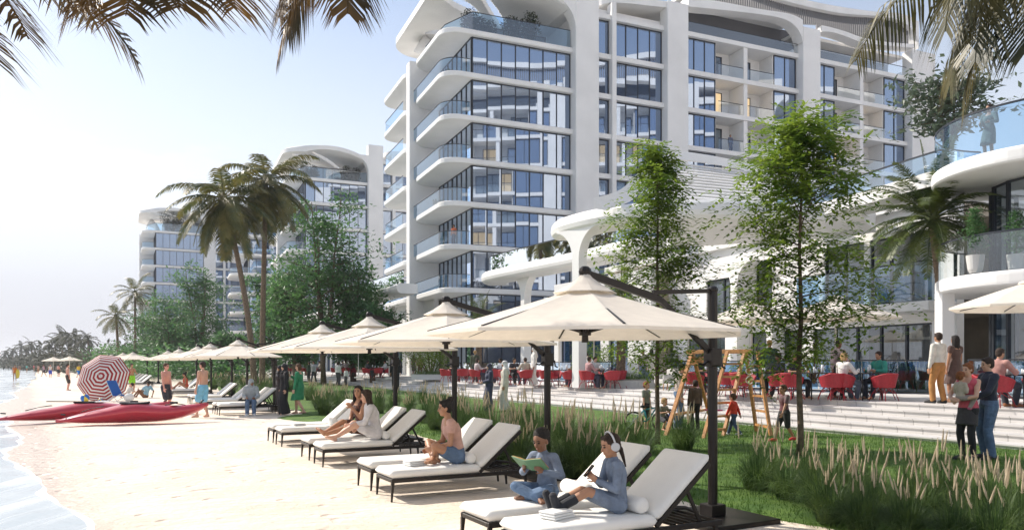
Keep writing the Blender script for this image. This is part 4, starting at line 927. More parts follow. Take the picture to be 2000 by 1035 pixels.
def make_lounger(label):
    t = empty('sun_lounger', (0, 0, 0), LA, label, 'sun lounger', 'sun loungers in pairs on the sand')
    W, HX = .62, 1.22; zf = .26
    f = MB()
    for y in (.02, W - .02): f.bar((.0, y, zf), (1.98, y, zf), .035, .05)
    for x in (.018, HX, 1.96): f.bar((x, .04, zf), (x, W - .04, zf), .035, .045)
    f.build('frame', M_dark, t, bevel=.006, seg=1)
    for x, y in ((.02, .02), (.02, W - .02), (1.9, .02), (1.9, W - .02)):
        l_ = MB(); sx = -.015 if x < 1 else .02; l_.loft([[V((x + a * q + sx * (1 - z_ / .25), y + c * q, z_)) for a, c in ((-1, -1), (1, -1), (1, 1), (-1, 1))] for z_, q in ((-.03, .010), (.05, .0115), (.235, .019))]); l_.build('leg', M_dark, t)
    s_ = MB(); x = .08
    while x < HX: s_.box((x, .045, zf - .012), (x + .05, W - .045, zf + .018)); x += .085
    s_.build('slats', M_dark, t)
    a_ = R(40); bx, bz = HX, zf + .035; L2 = .80; ex, ez = bx + L2 * math.cos(a_), bz + L2 * math.sin(a_)
    bf = MB()
    for y in (.025, W - .025): bf.bar((bx, y, bz), (ex, y, ez), .035, .04)
    for k in range(8): u = .05 + k * .12; bf.bar((bx + L2 * u * math.cos(a_), .045, bz + L2 * u * math.sin(a_)), (bx + L2 * u * math.cos(a_), W - .045, bz + L2 * u * math.sin(a_)), .05, .02)
    bf.build('backrest_frame', M_dark, t)
    st = MB()
    for y in (.07, W - .07): st.bar((bx + .5 * math.cos(a_), y, bz + .46 * math.sin(a_)), (1.78, y, zf - .01), .022, .03)
    for k in range(5): st.bar((1.45 + .09 * k, .045, zf + .02), (1.45 + .09 * k, W - .045, zf + .02), .02, .025)
    st.tube([(1.5, W/2, zf + .05), (1.62, W/2, zf + .12), (1.8, W/2, zf + .1), (1.95, W/2, zf + .04)], .02, 6)
    st.build('backrest_stay', M_dark, t)
    rounded_pad([(-.02, zf + .026), (HX + .02, zf + .026)], .105, .0, W).build('mattress', M_cush, t, smooth=True)
    rounded_pad([(bx + .03, bz + .03), (ex + .03, ez + .035)], .095, .005, W - .005).build('back_cushion', M_cush, t, smooth=True)
    return t
def add_bolster(t, y=.31, x=1.135):
    b = MB(); b.tube([(x, y - .235, .47), (x, y - .232, .47), (x, y - .2, .47), (x, y + .2, .47), (x, y + .232, .47), (x, y + .235, .47)], [.02, .055, .072, .072, .055, .02], 20)
    return b
LPROTO = None; BPROTO = None
def lounger(p, label, bol=True, rz=LA):
    global LPROTO, BPROTO
    z = zg(p[0], p[1]); loc = V((p[0], p[1], z))
    if LPROTO is None: LPROTO = make_lounger(label); o = LPROTO; o.location = loc; o.rotation_euler.z = rz
    else: o = dup(LPROTO, loc, rz, label)
    if bol:
        if BPROTO is None:
            BPROTO = add_bolster(o).build('bolster_pillow', M_cush, None, smooth=True); tag(BPROTO, None, 'pillow', 'round bolster pillows on the loungers'); b = BPROTO
        else: b = BPROTO.copy(); COL.objects.link(b)
        b.location = loc; b.rotation_euler = (0, 0, rz); b['label'] = 'white bolster pillow on the ' + label
    return o
A0 = V((.19, 6.10, 0)); S_ = V((-1.62, 3.17, 0)); TW = RD * .86
def lp(base, u, v, z=0): return V((base[0], base[1], 0)) + LD * u + V((-.471, .882, 0)) * v + V((0, 0, z))
A1 = A0; A2 = A0 + TW; B1 = V((-1.49, 9.5, 0)); B2 = B1 + RD * .86; C1 = V((-3.14, 12.72, 0)); C2 = C1 + RD * 1.0; D1 = V((-4.75, 15.8, 0)); D2 = D1 + RD * .95
lounger(A1, 'nearest white lounger where the child with headphones sits')
lounger(A2, 'lounger where the child reads a book, behind the nearest lounger')
lounger(B1, 'lounger where the woman with a hair bun sits')
lounger(B2, 'empty lounger just behind the woman with a hair bun', bol=False)
lounger(C1, 'lounger where the woman in white sits')
lounger(C2, 'lounger behind the woman in white, where the dark haired woman leans', bol=False)
lounger(D1, 'empty lounger beyond the two seated women, nearer of its pair')
lounger(D2, 'empty lounger beyond the two seated women, farther of its pair', bol=False)
def rowp(Y): return V((-9.70 - (Y - 25.4) * .545, Y, 0))
pairs = [(25.4, 'lounger with the grey hooded figure on its edge'), (26.35, 'lounger just behind the grey hooded figure'), (28.9, 'nearer empty lounger beyond the grey hooded figure'), (29.8, 'farther empty lounger beyond the grey hooded figure'), (32.6, 'nearer empty lounger right behind the man in blue shorts'), (33.5, 'farther empty lounger right behind the man in blue shorts'), (40.5, 'lounger with the woman in orange, left of the man in blue shorts'), (41.5, 'second lounger in the row with the woman in orange'), (44.2, 'third lounger in the row with the woman in orange'), (45.2, 'fourth lounger in the row with the woman in orange')]
for Y, lb_ in pairs: lounger(rowp(Y), lb_, bol=False)
for i, Y in enumerate((58, 59.2, 62.5, 63.7, 67, 68.2, 71.5, 72.7)): dup(LPROTO, rowp(Y) + V((-1.8, 0, 0)), LA, 'distant empty lounger in the far group behind the red striped umbrella')
# towels folded on the mattresses
def towel(p, rz, label):
    b = MB()
    for k in range(3): b.box((-.13, -.095 + .004 * k, .0 + k * .022), (.13 - .006 * k, .095, .019 + k * .022))
    o = b.build('folded_towel', mat('towel_cotton', (.80, .80, .78), .9, bump=.3, bscale=150), None, smooth=True, bevel=.009, seg=2); o.location = p; o.rotation_euler = (0, 0, rz); tag(o, label, 'towel', 'folded white towels on the loungers'); return o
LT = .40
towel(lp(A1, .38, .30, LT), LA + .3, 'folded white towel near the boots of the child with headphones')
towel(lp(B1, .42, .30, LT), LA + .2, 'folded white towel in front of the woman with a hair bun')
towel(lp(C1, .42, .3, LT), LA + .1, 'folded white towel at the feet of the woman in white')
towel(lp(D1, .42, .3, LT), LA + .1, 'folded white towel on the empty lounger beyond the two seated women')
# ---- cantilever parasols
def make_parasol(label, seg=6):
    t = empty('cantilever_parasol', (0, 0, 0), 0, label, 'parasol', 'cream cantilever parasols over the loungers')
    # origin: post foot; local -x points to the canopy centre
    cx = -1.68; Rr = 1.60; zr = 1.99; za = 2.45
    top = MB(); n = 8; M_ = 7; rings = []; 
    def rim(i, u, dz=0):
        a = 2 * PI * (i / (n * seg)) + PI / 8; sct = (i % seg) / seg; ap = math.cos(PI / 8) / math.cos((sct - .5) * PI / 4); r = Rr * u * (ap)
        sag = -.018 * math.sin(PI * sct) * math.sin(PI * u); z = za - (za - zr) * (u ** 1.06) + sag - .018 * math.sin(PI * u) 
        return V((cx + r * math.cos(a), r * math.sin(a), z + dz))
    us = [.035, .12, .25, .4, .55, .7, .85, .97, 1.0]
    rr = [[rim(i, u) for i in range(n * seg)] for u in us]
    rr.append([p + V((0, 0, -.028)) for p in rr[-1]]); 
    rr += [[rim(i, u, -.012) for i in range(n * seg)] for u in us[::-1][1:]]
    top.loft(rr); cano = top.build('canopy', M_cream, t, smooth=False)
    v = MB(); vr = []
    for u, dz in ((.02, .14), (.05, .10), (.12, .06), (.2, .035), (.2, .028), (.1, .05)): vr.append([rim(i, u) * 1 + V((0, 0, dz + .012 * math.sin(PI * (i % seg) / seg))) for i in range(n * seg)])
    v.loft(vr); v.build('vent_cap', M_cream, cano)
    h = MB(); h.tube([(cx, 0, 1.90), (cx, 0, 1.96), (cx, 0, 2.62)], [.035, .032, .022], 10); h.tube([(cx, 0, 1.97), (cx, 0, 2.06)], [.06, .06], 10); h.build('hub', M_dark, t)
    for k in range(8):
        a = 2 * PI * k / 8 + PI / 8; c_, s_ = math.cos(a), math.sin(a); rb = MB()
        e = V((cx + c_ * Rr * .97, s_ * Rr * .97, zr + .01)); rb.bar((cx + c_ * .05, s_ * .05, za - .06), e, .018, .022); rb.bar((cx + c_ * .06, s_ * .06, 2.01), (cx + c_ * .72, s_ * .72, za - .245), .02, .026); rb.build('rib', M_dark, t)
    p = MB(); p.tube([(0, 0, -.1), (0, 0, 2.50)], .052, 10); p.build('post', M_dark, t, smooth=False)
    b = MB(); b.tube([(cx, 0, 2.60), (cx + .02, 0, 2.60)], .04, 8); b.bar((cx, 0, 2.585), (cx + .95, 0, 2.36), .05, .07); b.bar((cx + .95, 0, 2.36), (-.02, 0, 1.80), .045, .06); b.ell((cx, 0, 2.60), (.07, .055, .06), n=10, m=6); b.build('boom', M_dark, t)
    a = MB(); a.bar((cx + .85, 0, 2.385 + .05), (.03, 0, 2.49), .035, .045); a.ell((0, 0, 2.5), (.06, .06, .045)); a.build('link_arm', M_dark, t)
    c = MB(); c.box((-.075, -.07, 1.66), (.075, .07, 1.86)); cb_ = c.build('crank_box', M_dark, t, bevel=.015); cc = MB(); cc.tube([(.07, 0, 1.74), (.13, 0, 1.74), (.14, 0, 1.66), (.18, 0, 1.64)], .012, 6); cc.tube([(-.07, 0, 1.72), (-.14, 0, 1.68), (-.2, 0, 1.69)], .013, 6); cc.build('crank_handle', M_dark, cb_)
    k = MB(); k.box((-.5, -.5, -.03), (.5, .5, .035)); k.box((-.1, -.1, .036), (.1, .1, .16)); k.build('base_plate', M_dark, t, bevel=.01)
    return t
U = [((2.2, 8.4), (.73, 7.6), 'nearest and largest cream parasol, over the two children'), ((.54, 11.7), (-.93, 10.9), 'cream parasol, second from the camera, over the woman with a hair bun'), ((-1.1, 14.65), (-2.57, 13.85), 'cream parasol, third from the camera, over the two seated women'), ((-2.68, 17.6), (-4.15, 16.8), 'cream parasol, fourth from the camera, beyond the two seated women'),
     ((-8.75, 28.2), (-9.4, 27.0), 'cream parasol above the grey hooded figure'), ((-11.3, 32.7), (-12.2, 31.6), 'cream parasol just left of the one above the grey hooded figure'), ((-13.6, 37.2), (-14.6, 36.2), 'cream parasol over the loungers behind the man in blue shorts'), ((-16.8, 42.8), (-17.9, 42), 'cream parasol above the woman in orange'), ((-20.0, 48.6), (-21.2, 47.8), 'cream parasol just beyond the woman in orange'),
     ((-32.3, 70), (-33.7, 69), 'far cream parasol, right one above the red striped umbrella'), ((-35.7, 75), (-37.2, 74), 'far cream parasol, middle one above the red striped umbrella'), ((-42.6, 86), (-44, 85), 'far cream parasol, left one above the red striped umbrella'), ((-6.9, 22.8), (-8.0, 22.6), None)]
PP = None
for (post, hub, lb_) in U:
    if lb_ is None: continue
    a = math.atan2(post[1] - hub[1], post[0] - hub[0]); loc = V((post[0], post[1], zg(*post) if post[1] > 12 else .02))
    if PP is None: PP = make_parasol(lb_); o = PP; o.location = loc; o.rotation_euler.z = a
    else: o = dup(PP, loc, a, lb_)
    if post[1] > 60: o.scale = (1.25, 1.25, 1.1)
# centre pole parasols: cafe terrace and far beach
def pole_parasol(label, Rr=1.75, zr=2.35, za=2.95, m_=None, polem=None, n=8):
    t = empty('pole_parasol', (0, 0, 0), 0, label, 'parasol', 'white pole parasols'); c = MB(); rr = []
    for u in (.02, .3, .6, .9, 1.0):
        rr.append([V((Rr * u * math.cos(2*PI*i/n + PI/8), Rr * u * math.sin(2*PI*i/n + PI/8), za - (za - zr) * u ** 1.1)) for i in range(n)])
    rr.append([p + V((0, 0, -.05)) for p in rr[-1]]); rr += [[p - V((0, 0, .015)) for p in r_] for r_ in rr[3::-1]]
    c.loft(rr); cn = c.build('canopy', m_ or M_cream, t); p = MB(); p.tube([(0, 0, 0), (0, 0, za - .02)], .03, 8); p.build('pole', polem or M_potw, t)
    v = MB(); v.tube([(0, 0, za - .05), (0, 0, za + .0), (0, 0, za + .07)], [.25, .22, .02], 8); v.build('vent_cap', m_ or M_cream, cn)
    for k in range(8): a = 2*PI*k/8 + PI/8; r_ = MB(); r_.bar((0, 0, zr + .25), (Rr*.95*math.cos(a), Rr*.95*math.sin(a), zr + .0), .02, .02); r_.build('rib', M_mull, t)
    b = MB(); b.tube([(0, 0, 0), (0, 0, .06), (0, 0, .08)], [.3, .3, .1], 16); b.build('base', M_potw, t); return t
PQ = pole_parasol('white pole parasol over the table of the man in teal, below the bright tree'); PQ.location = at(1632, 22.6, TZ)
for px, Y, lb_, sc in ((1468, 24.5, 'white pole parasol just left of the one over the man in teal', 1), (2012, 18.3, 'cream pole parasol cut by the right edge, over the man in pink', 1.0), (1092, 36, 'left white pole parasol seen under the nearest cream parasol', 1), (1160, 34, 'middle white pole parasol seen under the nearest cream parasol', 1), (1345, 31, 'white pole parasol seen behind the nearest parasol post', 1), (760, 52, 'far white pole parasol on the terrace left of the tower', 1), (700, 56, 'farther white pole parasol on the terrace behind the third parasol', 1)): dup(PQ, at(px, Y, TZ), px * .1, lb_, sc=sc)
for px, Y, lb_ in ((136, 118, 'distant cream pole parasol on the open beach, right of its twin'), (104, 130, 'distant cream pole parasol on the open beach, left of its twin')): dup(PQ, at(px, Y, 0), 0, lb_, 'distant pole parasols', sc=1.0)
# ---- red striped beach umbrella lying on its side
bu = empty('beach_umbrella', at(203, 36.6, .02), 0, 'tilted red and white striped beach umbrella lying on the sand', 'beach umbrella')
M_rs, M_ws = mat('red_stripe_cloth', (.42, .02, .02), .7, trans=.25), mat('white_stripe_cloth', (.82, .78, .74), .7, trans=.25)
c = MB(); n_ = 8; rg = 16; c_rings = []
Rb = 1.22
for k in range(rg + 1):
    u = k / rg; r_ = []
    for i in range(n_ * 4):
        sct = (i % 4) / 4; ap = math.cos(PI/8) / math.cos((sct - .5) * PI/4); a = 2 * PI * i / (n_ * 4); r = Rb * math.sin(u * 1.15) / math.sin(1.15) * ap; r_.append(V((r * math.cos(a), r * math.sin(a), .62 * (math.cos(u * 1.15) - math.cos(1.15)) + .001)))
    c_rings.append(r_)
for k in range(rg):
    c.mi = 0 if k % 2 == 0 else 1; o = len(c.v); n2 = n_ * 4; c.v += [tuple(p) for p in c_rings[k] + c_rings[k+1]]
    for j in range(n2): c.f.append((o+j, o+(j+1) % n2, o+n2+(j+1) % n2, o+n2+j)); c.m.append(1 - c.mi)
Mtilt = Matrix.Rotation(R(10), 4, 'Z') @ Matrix.Rotation(R(-14), 4, 'Y') @ Matrix.Rotation(R(72), 4, 'X')
c.xform(Matrix.Translation((0, 0, 1.03)) @ Mtilt); co = c.build('canopy', [M_rs, M_ws], bu)
sm = co.modifiers.new('s', 'SOLIDIFY'); sm.thickness = .012
p = MB(); p.tube([(0, 0, .7), (0, 0, -1.3)], .018, 8); p.xform(Matrix.Translation((0, 0, 1.03)) @ Mtilt); p.build('pole', M_potw, bu)
for k in range(8):
    a = 2*PI*k/8 + PI/8*0; r_ = MB(); r_.bar((0, 0, .33), (Rb*.95*math.cos(a), Rb*.95*math.sin(a), -.0), .01, .01); r_.xform(Matrix.Translation((0, 0, 1.0)) @ Mtilt); r_.build('rib', M_potw, bu)
# beach chair, balls and bags beside it
bc = empty('beach_chair', at(229, 35.4, .02), R(72), 'blue folding beach chair leaning beside the striped umbrella', 'beach chair'); M_blue = mat('blue_canvas', (.02, .12, .42), .8, bump=.1, bscale=90)
s_ = MB(); s_.loft([[V((-.28, y, z)), V((.28, y, z)), V((.28, y + .02, z)), V((-.28, y + .02, z))] for y, z in ((.35, .95), (.1, .5), (-.02, .26), (-.3, .24), (-.5, .32))]); s_.build('seat_cloth', M_blue, bc)
for x in (-.29, .29): f = MB(); f.tube([(x, .37, .97), (x, 0, .28), (x, -.3, 0)], .014, 6); f.tube([(x, -.5, .34), (x, .3, .0)], .014, 6); f.build('side_frame', M_potw, bc)
def beachball(p, r, label, cols):
    b = MB(); n_ = 24; m_ = 12
    for i in range(m_):
        for j in range(n_):
            q = []
            for (ii, jj) in ((i, j), (i, j+1), (i+1, j+1), (i+1, j)): t_ = PI*ii/m_; a = 2*PI*jj/n_; q.append((r*math.sin(t_)*math.cos(a), r*math.sin(t_)*math.sin(a), r*math.cos(t_)))
            o = len(b.v); b.v += q; b.f.append((o, o+3, o+2, o+1)); b.m.append((j // 4) % len(cols))
    o = b.build('beach_ball', cols, None, smooth=True, fix=True); o.location = p; o.rotation_euler = (.9, .5, 0); tag(o, label, 'beach ball'); return o
M_yel = mat('yellow_vinyl', (.75, .55, .05), .35); M_bvin = mat('blue_vinyl', (.02, .15, .5), .3)
beachball(at(166, 34.6, .19), .19, 'blue and yellow beach ball in front of the striped umbrella', [M_bvin, M_bvin, M_yel])
beachball(at(196, 35.0, .09), .09, 'small blue ball in front of the striped umbrella', [M_bvin, M_yel])
tb = MB(); tb.ell((0, 0, .2), (.24, .16, .2)); tb.tube([(-.12, 0, .3), (-.08, 0, .5), (.08, 0, .5), (.12, 0, .3)], .015, 6); o = tb.build('beach_bag', mat('white_cloth_bag', (.75, .74, .72), .8, bump=.3), None, smooth=True); o.location = at(252, 35.2, .0); tag(o, 'white beach bag right of the blue beach chair', 'bag')
# ---- kayaks
def kayak(a, b, label, seed):
    a, b = V(a), V(b); L_ = (b - a).length; t = empty('kayak', (a + b) / 2 * 1.0, math.atan2(b.y - a.y, b.x - a.x), label, 'kayak', 'red kayaks on the sand'); t.location.z = .0
    M_k = mat('red_kayak_hull', (.50, .035, .055), .28, coat=.5, var=.05, vscale=3); M_ks = mat('black_rubber', (.02, .02, .022), .6)
    h = MB(); rings = []; n_ = 30
    for i in range(n_ + 1):
        u = i / n_ * 2 - 1; x = u * L_ / 2; wd = .33 * (1 - abs(u) ** 2.3) + .006; keel = .02 + (.30 if u > 0 else .05) * abs(u) ** 3.2; deck = .33 + (.10 if u > 0 else -.19) * abs(u) ** 2.2 + (.07 * math.exp(-((u) / .3) ** 2)); deck = max(deck - .06 * abs(u), keel + .03) if abs(u) < .97 else keel + .04
        sh = keel + (deck - keel) * .62
        rings.append([V((x, 0, keel)), V((x, wd * .55, keel + (sh - keel) * .22)), V((x, wd * .95, sh - .03)), V((x, wd, sh)), V((x, wd * .82, sh + (deck - sh) * .6)), V((x, wd * .35, deck)), V((x, 0, deck + .012)), V((x, -wd * .35, deck)), V((x, -wd * .82, sh + (deck - sh) * .6)), V((x, -wd, sh)), V((x, -wd * .95, sh - .03)), V((x, -wd * .55, keel + (sh - keel) * .22))])
    h.loft(rings); h.build('hull', M_k, t, smooth=True)
    ck = MB(); pts = [V((.0 + .34 * math.cos(2*PI*k/20), .15 * math.sin(2*PI*k/20), .405 - .9 * (.15 * math.sin(2*PI*k/20)) ** 2)) for k in range(21)]; ck.tube(pts, .022, 6); ck.build('cockpit_rim', M_ks, t, smooth=True)
    w_ = MB(); w_.ell((0, 0, .400), (.31, .12, .012), n=20, m=6); w_.build('cockpit_seat', M_ks, t, smooth=True)
    hd = MB()
    for s_ in (-1, 1): hd.tube([V((s_ * L_ * .44, -.05, .37 if s_ > 0 else .2)), V((s_ * L_ * .465, 0, .43 if s_ > 0 else .21)), V((s_ * L_ * .44, .05, .37 if s_ > 0 else .2))], .014, 6)
    hd.build('carry_handle', M_ks, t)
    dl = MB()
    for s_ in (-1, 1):
        for k in (-1, 1): dl.tube([V((s_ * L_ * .20, -k * .2, .345)), V((s_ * L_ * .27, 0, .375 if s_ > 0 else .315)), V((s_ * L_ * .34, k * .13, .34 if s_ > 0 else .25))], .006, 5)
    dl.build('deck_line', M_ks, t); 
    ht = MB(); ht.tube([(L_ * .26, 0, .375), (L_ * .26, 0, .408)], .1, 16); ht.build('hatch', M_ks, t); return t
k1 = kayak((-12.4, 21.4, 0), (-9.2, 22.9, 0), 'red kayak nearest the viewer, its right tip by the man in blue shorts', 1); k1.scale = (1.12, 1.3, 1.5); k1.location.x -= .1
k2 = kayak((-14.7, 22.3, 0), (-11.2, 24.6, 0), 'red kayak lying behind the nearest one, its left tip towards the water', 2); k2.scale = (1.15, 1.3, 1.4)
# white paddle float on the rear kayak
def paddle_blade(p, rz, label):
    t = empty('paddle', p, rz, label, 'paddle'); b = MB(); b.ell((0, 0, 0), (.26, .12, .02), n=16, m=6); b.build('blade', mat('white_plastic', (.8, .8, .8), .4), t, smooth=True); s_ = MB(); s_.tube([(-.22, 0, 0), (-1.5, 0, .03)], .015, 6); s_.build('shaft', M_dark, t); return t
paddle_blade(at(203, 22.9, .60), R(20), 'white bladed paddle resting between the two red kayaks')

# ================================================================ TERRACE FURNITURE
def make_chair(label):
    t = empty('tub_chair', (0, 0, 0), 0, label, 'chair', 'red woven tub chairs on the terrace')   # faces +x
    s_ = MB(); n_ = 17; outer = []; rings = []
    for i in range(n_):
        a = R(-118 + 236 * i / (n_ - 1)) + PI; fr_ = 1 - abs(i / (n_ - 1) * 2 - 1); top = .62 + .12 * min(1, fr_ * 1.6)
        co, si = math.cos(a), math.sin(a)
        rings.append([V((.23 * co, .23 * si, .38)), V((.30 * co, .31 * si, top - .02)), V((.325 * co, .335 * si, top)), V((.35 * co, .36 * si, top - .02)), V((.275 * co, .275 * si, .36))])
    s_.loft(rings); s_.tube([(0.0, 0, .35), (0.0, 0, .36), (.0, 0, .42), (.0, 0, .44)], [.24, .275, .275, .25], 20)
    s_.build('seat_shell', M_red, t, smooth=False)
    for sx, sy in ((1, 1), (1, -1), (-1, 1), (-1, -1)):
        l_ = MB(); l_.tube([(sx * .12, sy * .12, .36), (sx * .2, sy * .2, .2), (sx * .26, sy * .25, 0)], .012, 6); l_.tube([(sx * .12, -sy * .06, .36), (sx * .19, sy * .16, .2)], .009, 5); l_.build('leg', M_red, t, smooth=True)
    return t
def make_table(label):
    t = empty('cafe_table', (0, 0, 0), 0, label, 'table', 'dark cafe tables on the terrace'); b = MB(); b.box((-.45, -.42, .72), (.45, .42, .75)); b.build('table_top', M_dark, t, bevel=.008)
    for sx in (-1, 1):
        for sy in (-1, 1): l_ = MB(); l_.bar((sx * .3, sy * .3, .72), (sx * .36 , sy * .36, 0), .03, .03); l_.build('leg', M_dark, t)
    g_ = MB()
    for x, y, h, r in ((.1, .1, .12, .03), (-.15, .05, .16, .025), (.05, -.2, .1, .035), (-.25, -.15, .22, .04)): g_.tube([(x, y, .75), (x, y, .75 + h * .6), (x, y, .75 + h)], [r, r, r * .8], 8)
    return t, g_
M_glassw = mat('clear_tableware', (.75, .78, .8), .1, spec=.8)
CH = TBL = TW_ = None
TBS = [(1585, 21.6, 'right of the bright tree trunk'), (1683, 21.3, 'of the man in teal'), (1487, 22.8, 'left of the bright tree trunk'), (1395, 24.4, 'behind the nearest parasol post'), (1990, 17.8, 'of the man in pink'), (1178, 31.5, 'left of the round planter'), (1098, 33.5, 'second left of the round planter'), (1015, 36.5, 'above the couple in robes'), (955, 40, 'left of the couple in robes'), (895, 43, 'beyond the second parasol post'), (735, 57, 'beyond the third parasol post'), (672, 62, 'left of the third parasol post'), (610, 69, 'far behind the woman in green'), (565, 76, 'far behind the black robed woman')]
SEAT = {}
for ti, (px, Y, where) in enumerate(TBS):
    p = at(px, Y, TZ); a = TA + R(90)
    if TBL is None:
        TBL, g_ = make_table('dark cafe table ' + where); TBL.location = p; TBL.rotation_euler.z = a; tw = g_.build('tableware', M_glassw, None, smooth=True); TW_ = tw; tw.location = p; tw.rotation_euler = (0, 0, a); tag(tw, 'glasses and carafe on the cafe table ' + where, 'tableware', 'tableware sets on the cafe tables')
    else:
        dup(TBL, p, a, 'dark cafe table ' + where); tw = TW_.copy(); COL.objects.link(tw); tw.location = p; tw.rotation_euler = (0, 0, a + ti); tw['label'] = 'glasses and carafe on the cafe table ' + where
    for k, nm in enumerate(('inland side of table ', 'far side of table ', 'seaward side of table ', 'near side of table ')):
        d = V((math.cos(a - PI/2 + k * PI/2), math.sin(a - PI/2 + k * PI/2), 0)) * .74; q = p + d; f_ = math.atan2(-d.y, -d.x); lb_ = 'red tub chair, ' + nm + where
        if CH is None: CH = make_chair(lb_); CH.location = q; CH.rotation_euler.z = f_
        else: dup(CH, q, f_ + R(((ti * 37 + k * 53) % 30) - 15), lb_)
        SEAT[(ti, k)] = (q, f_)
# glass balustrade behind the tables
def glass_fence(a, b, label, n_=9):
    t = empty('glass_balustrade', (0, 0, 0), 0, label, 'glass fence', 'glass balustrades on the terrace'); a, b = V(a), V(b)
    for i in range(n_):
        p0, p1 = a.lerp(b, i / n_ + .004), a.lerp(b, (i + 1) / n_ - .004); g_ = MB(); g_.bar((p0.x, p0.y, TZ + .58), (p1.x, p1.y, TZ + .58), .015, 1.0); g_.build('pane', M_rail, t); 
    h = MB(); h.bar((a.x, a.y, TZ + 1.12), (b.x, b.y, TZ + 1.12), .04, .04); h.bar((a.x, a.y, TZ + .03), (b.x, b.y, TZ + .03), .06, .06); h.build('handrail', M_mull, t)
glass_fence(at(1310, 34.5), at(1645, 27.2), 'long glass balustrade behind the cafe tables on the right', 9)
glass_fence(at(1650, 27.0), at(1828, 24.9), 'glass balustrade in front of the tall pale grasses', 5)
glass_fence(at(905, 52), at(1195, 39.5), 'glass balustrade behind the cafe tables in the middle', 9)
glass_fence(at(1890, 23.6), at(2060, 20.6), 'glass balustrade behind the man in pink at the right edge', 4)
# armchairs by the planter
for i, (px, Y) in enumerate(((1300, 29.5), (1322, 29.3))):
    t = empty('lounge_armchair', at(px, Y, TZ), R(200), ('left' if i == 0 else 'right') + ' one of two pale lounge armchairs behind the swing frame', 'armchair', 'pale lounge armchairs'); b = MB(); b.box((-.3, -.33, .25), (.32, .33, .42)); b.build('seat', M_stone, t, bevel=.04); b = MB(); b.box((-.36, -.33, .43), (-.24, .33, .82)); b.build('backrest', M_stone, t, bevel=.04)
    for s_ in (-1, 1): b = MB(); b.box((-.28, s_ * .31 - .035, .43), (.3, s_ * .31 + .035, .6)); b.build('armrest', M_stone, t, bevel=.02)
    for sx in (-1, 1):
        for sy in (-1, 1): b = MB(); b.tube([(sx*.24, sy*.26, .25), (sx*.28, sy*.3, 0)], [.02, .012], 6); b.build('leg', M_wood, t)
# ---- swing frame on the lawn
sw = empty('wooden_swing_set', (0, 0, 0), 0, 'orange wooden swing frame with ladder ends on the lawn', 'swing set')
Fa, Fb = gp(1300, 848, .05), gp(1372, 856, .05); Fc, Fd = gp(1408, 835, .05), gp(1508, 856, .05)
Ta = at(1350, 18.9); ztop = 2.02
topL, topR = V((at(1352, 19.4).x, 19.4, ztop)), V((at(1455, 18.4).x, 18.4, ztop))
LF1, LF2 = gp(1302, 849, .02), V((at(1390, 21.0).x, 21.0, .05)); RF1, RF2 = gp(1374, 856, .02), V((at(1415, 20.6).x, 20.6, .05)); QF1, QF2 = gp(1505, 852, .02), gp(1478, 848, .02)
def beamw(b, a, c_, w_=.08): b.bar(a, c_, w_, w_)
b = MB(); beamw(b, topL + (topL - topR).normalized() * .15, topR - (topL - topR).normalized() * .15, .10); b.build('top_beam', M_wood, sw, bevel=.01)
dr = (topR - topL).normalized(); cr_ = V((-dr.y, dr.x, 0))
def gnd(p): return V((p.x, p.y, .03))
# left A frame
l1 = gp(1300, 852, .03); l2 = gp(1392, 832, .03)
b = MB(); beamw(b, topL, l1); b.build('leg', M_wood, sw); b = MB(); beamw(b, topL + V((.0, .0, -.02)), l2); b.build('leg', M_wood, sw); b = MB(); beamw(b, topL.lerp(l1, .76), topL.lerp(l2, .76), .06); b.build('cross_bar', M_wood, sw)
# middle ladder going down left-front
m1 = gp(1372, 858, .03); m1b = gp(1412, 852, .03); b = MB(); tr_ = topL.lerp(topR, .78); tr2 = topR
def ladder(t0, t1, g0, g1, nr, nm):
    for a, c_ in ((t0, g0), (t1, g1)): b = MB(); beamw(b, a, c_, .07); b.build('leg', M_wood, sw)
    for k in range(1, nr + 1):
        u = k / (nr + .6); b = MB(); b.bar(t0.lerp(g0, u), t1.lerp(g1, u), .05, .05); b.build('rung', M_wood, sw)
ladder(topR + V((-.42, .0, 0)), topR + V((0, .02, 0)), gp(1373, 858, .03), gp(1412, 853, .03), 6, '')
ladder(topR + V((.02, .0, 0)), topR + V((.34, .12, 0)), gp(1478, 845, .03), gp(1506, 853, .03), 5, '')
sd0 = topL.lerp(topR, .42); b = MB()
for d in (-.17, .17): b.tube([sd0 + dr * d, sd0 + dr * d + V((0, 0, -1.42))], .008, 5)
swg = empty('swing', sd0, 0, 'small pink swing seat hanging on ropes from the wooden frame', 'swing'); b.xform(Matrix.Translation(-sd0)); b.build('rope', M_dark, swg); b = MB(); b.bar(-dr * .2 + V((0, 0, -1.44)), dr * .2 + V((0, 0, -1.44)), .16, .035); b.build('seat', mat('pink_plastic', (.6, .05, .2), .4), swg)
b = MB(); b.box((-.28, -.02, -.16), (.28, .02, .05)); bo = b.build('name_board', M_wood, sw, bevel=.02); bo.location = topL + V((.12, -.1, -.18)); bo.rotation_euler = (0, 0, math.atan2(dr.y, dr.x))
# rings and rope ladder at the right end
b = MB(); 
for k in range(3): c_ = topR + V((.10, -.05, -.25 - .22 * k)); b.tube([c_ + V((.09 * math.cos(q * PI / 6), 0, .09 * math.sin(q * PI / 6))) for q in range(13)], .012, 5)
b.build('climbing_rings', M_potw, sw)
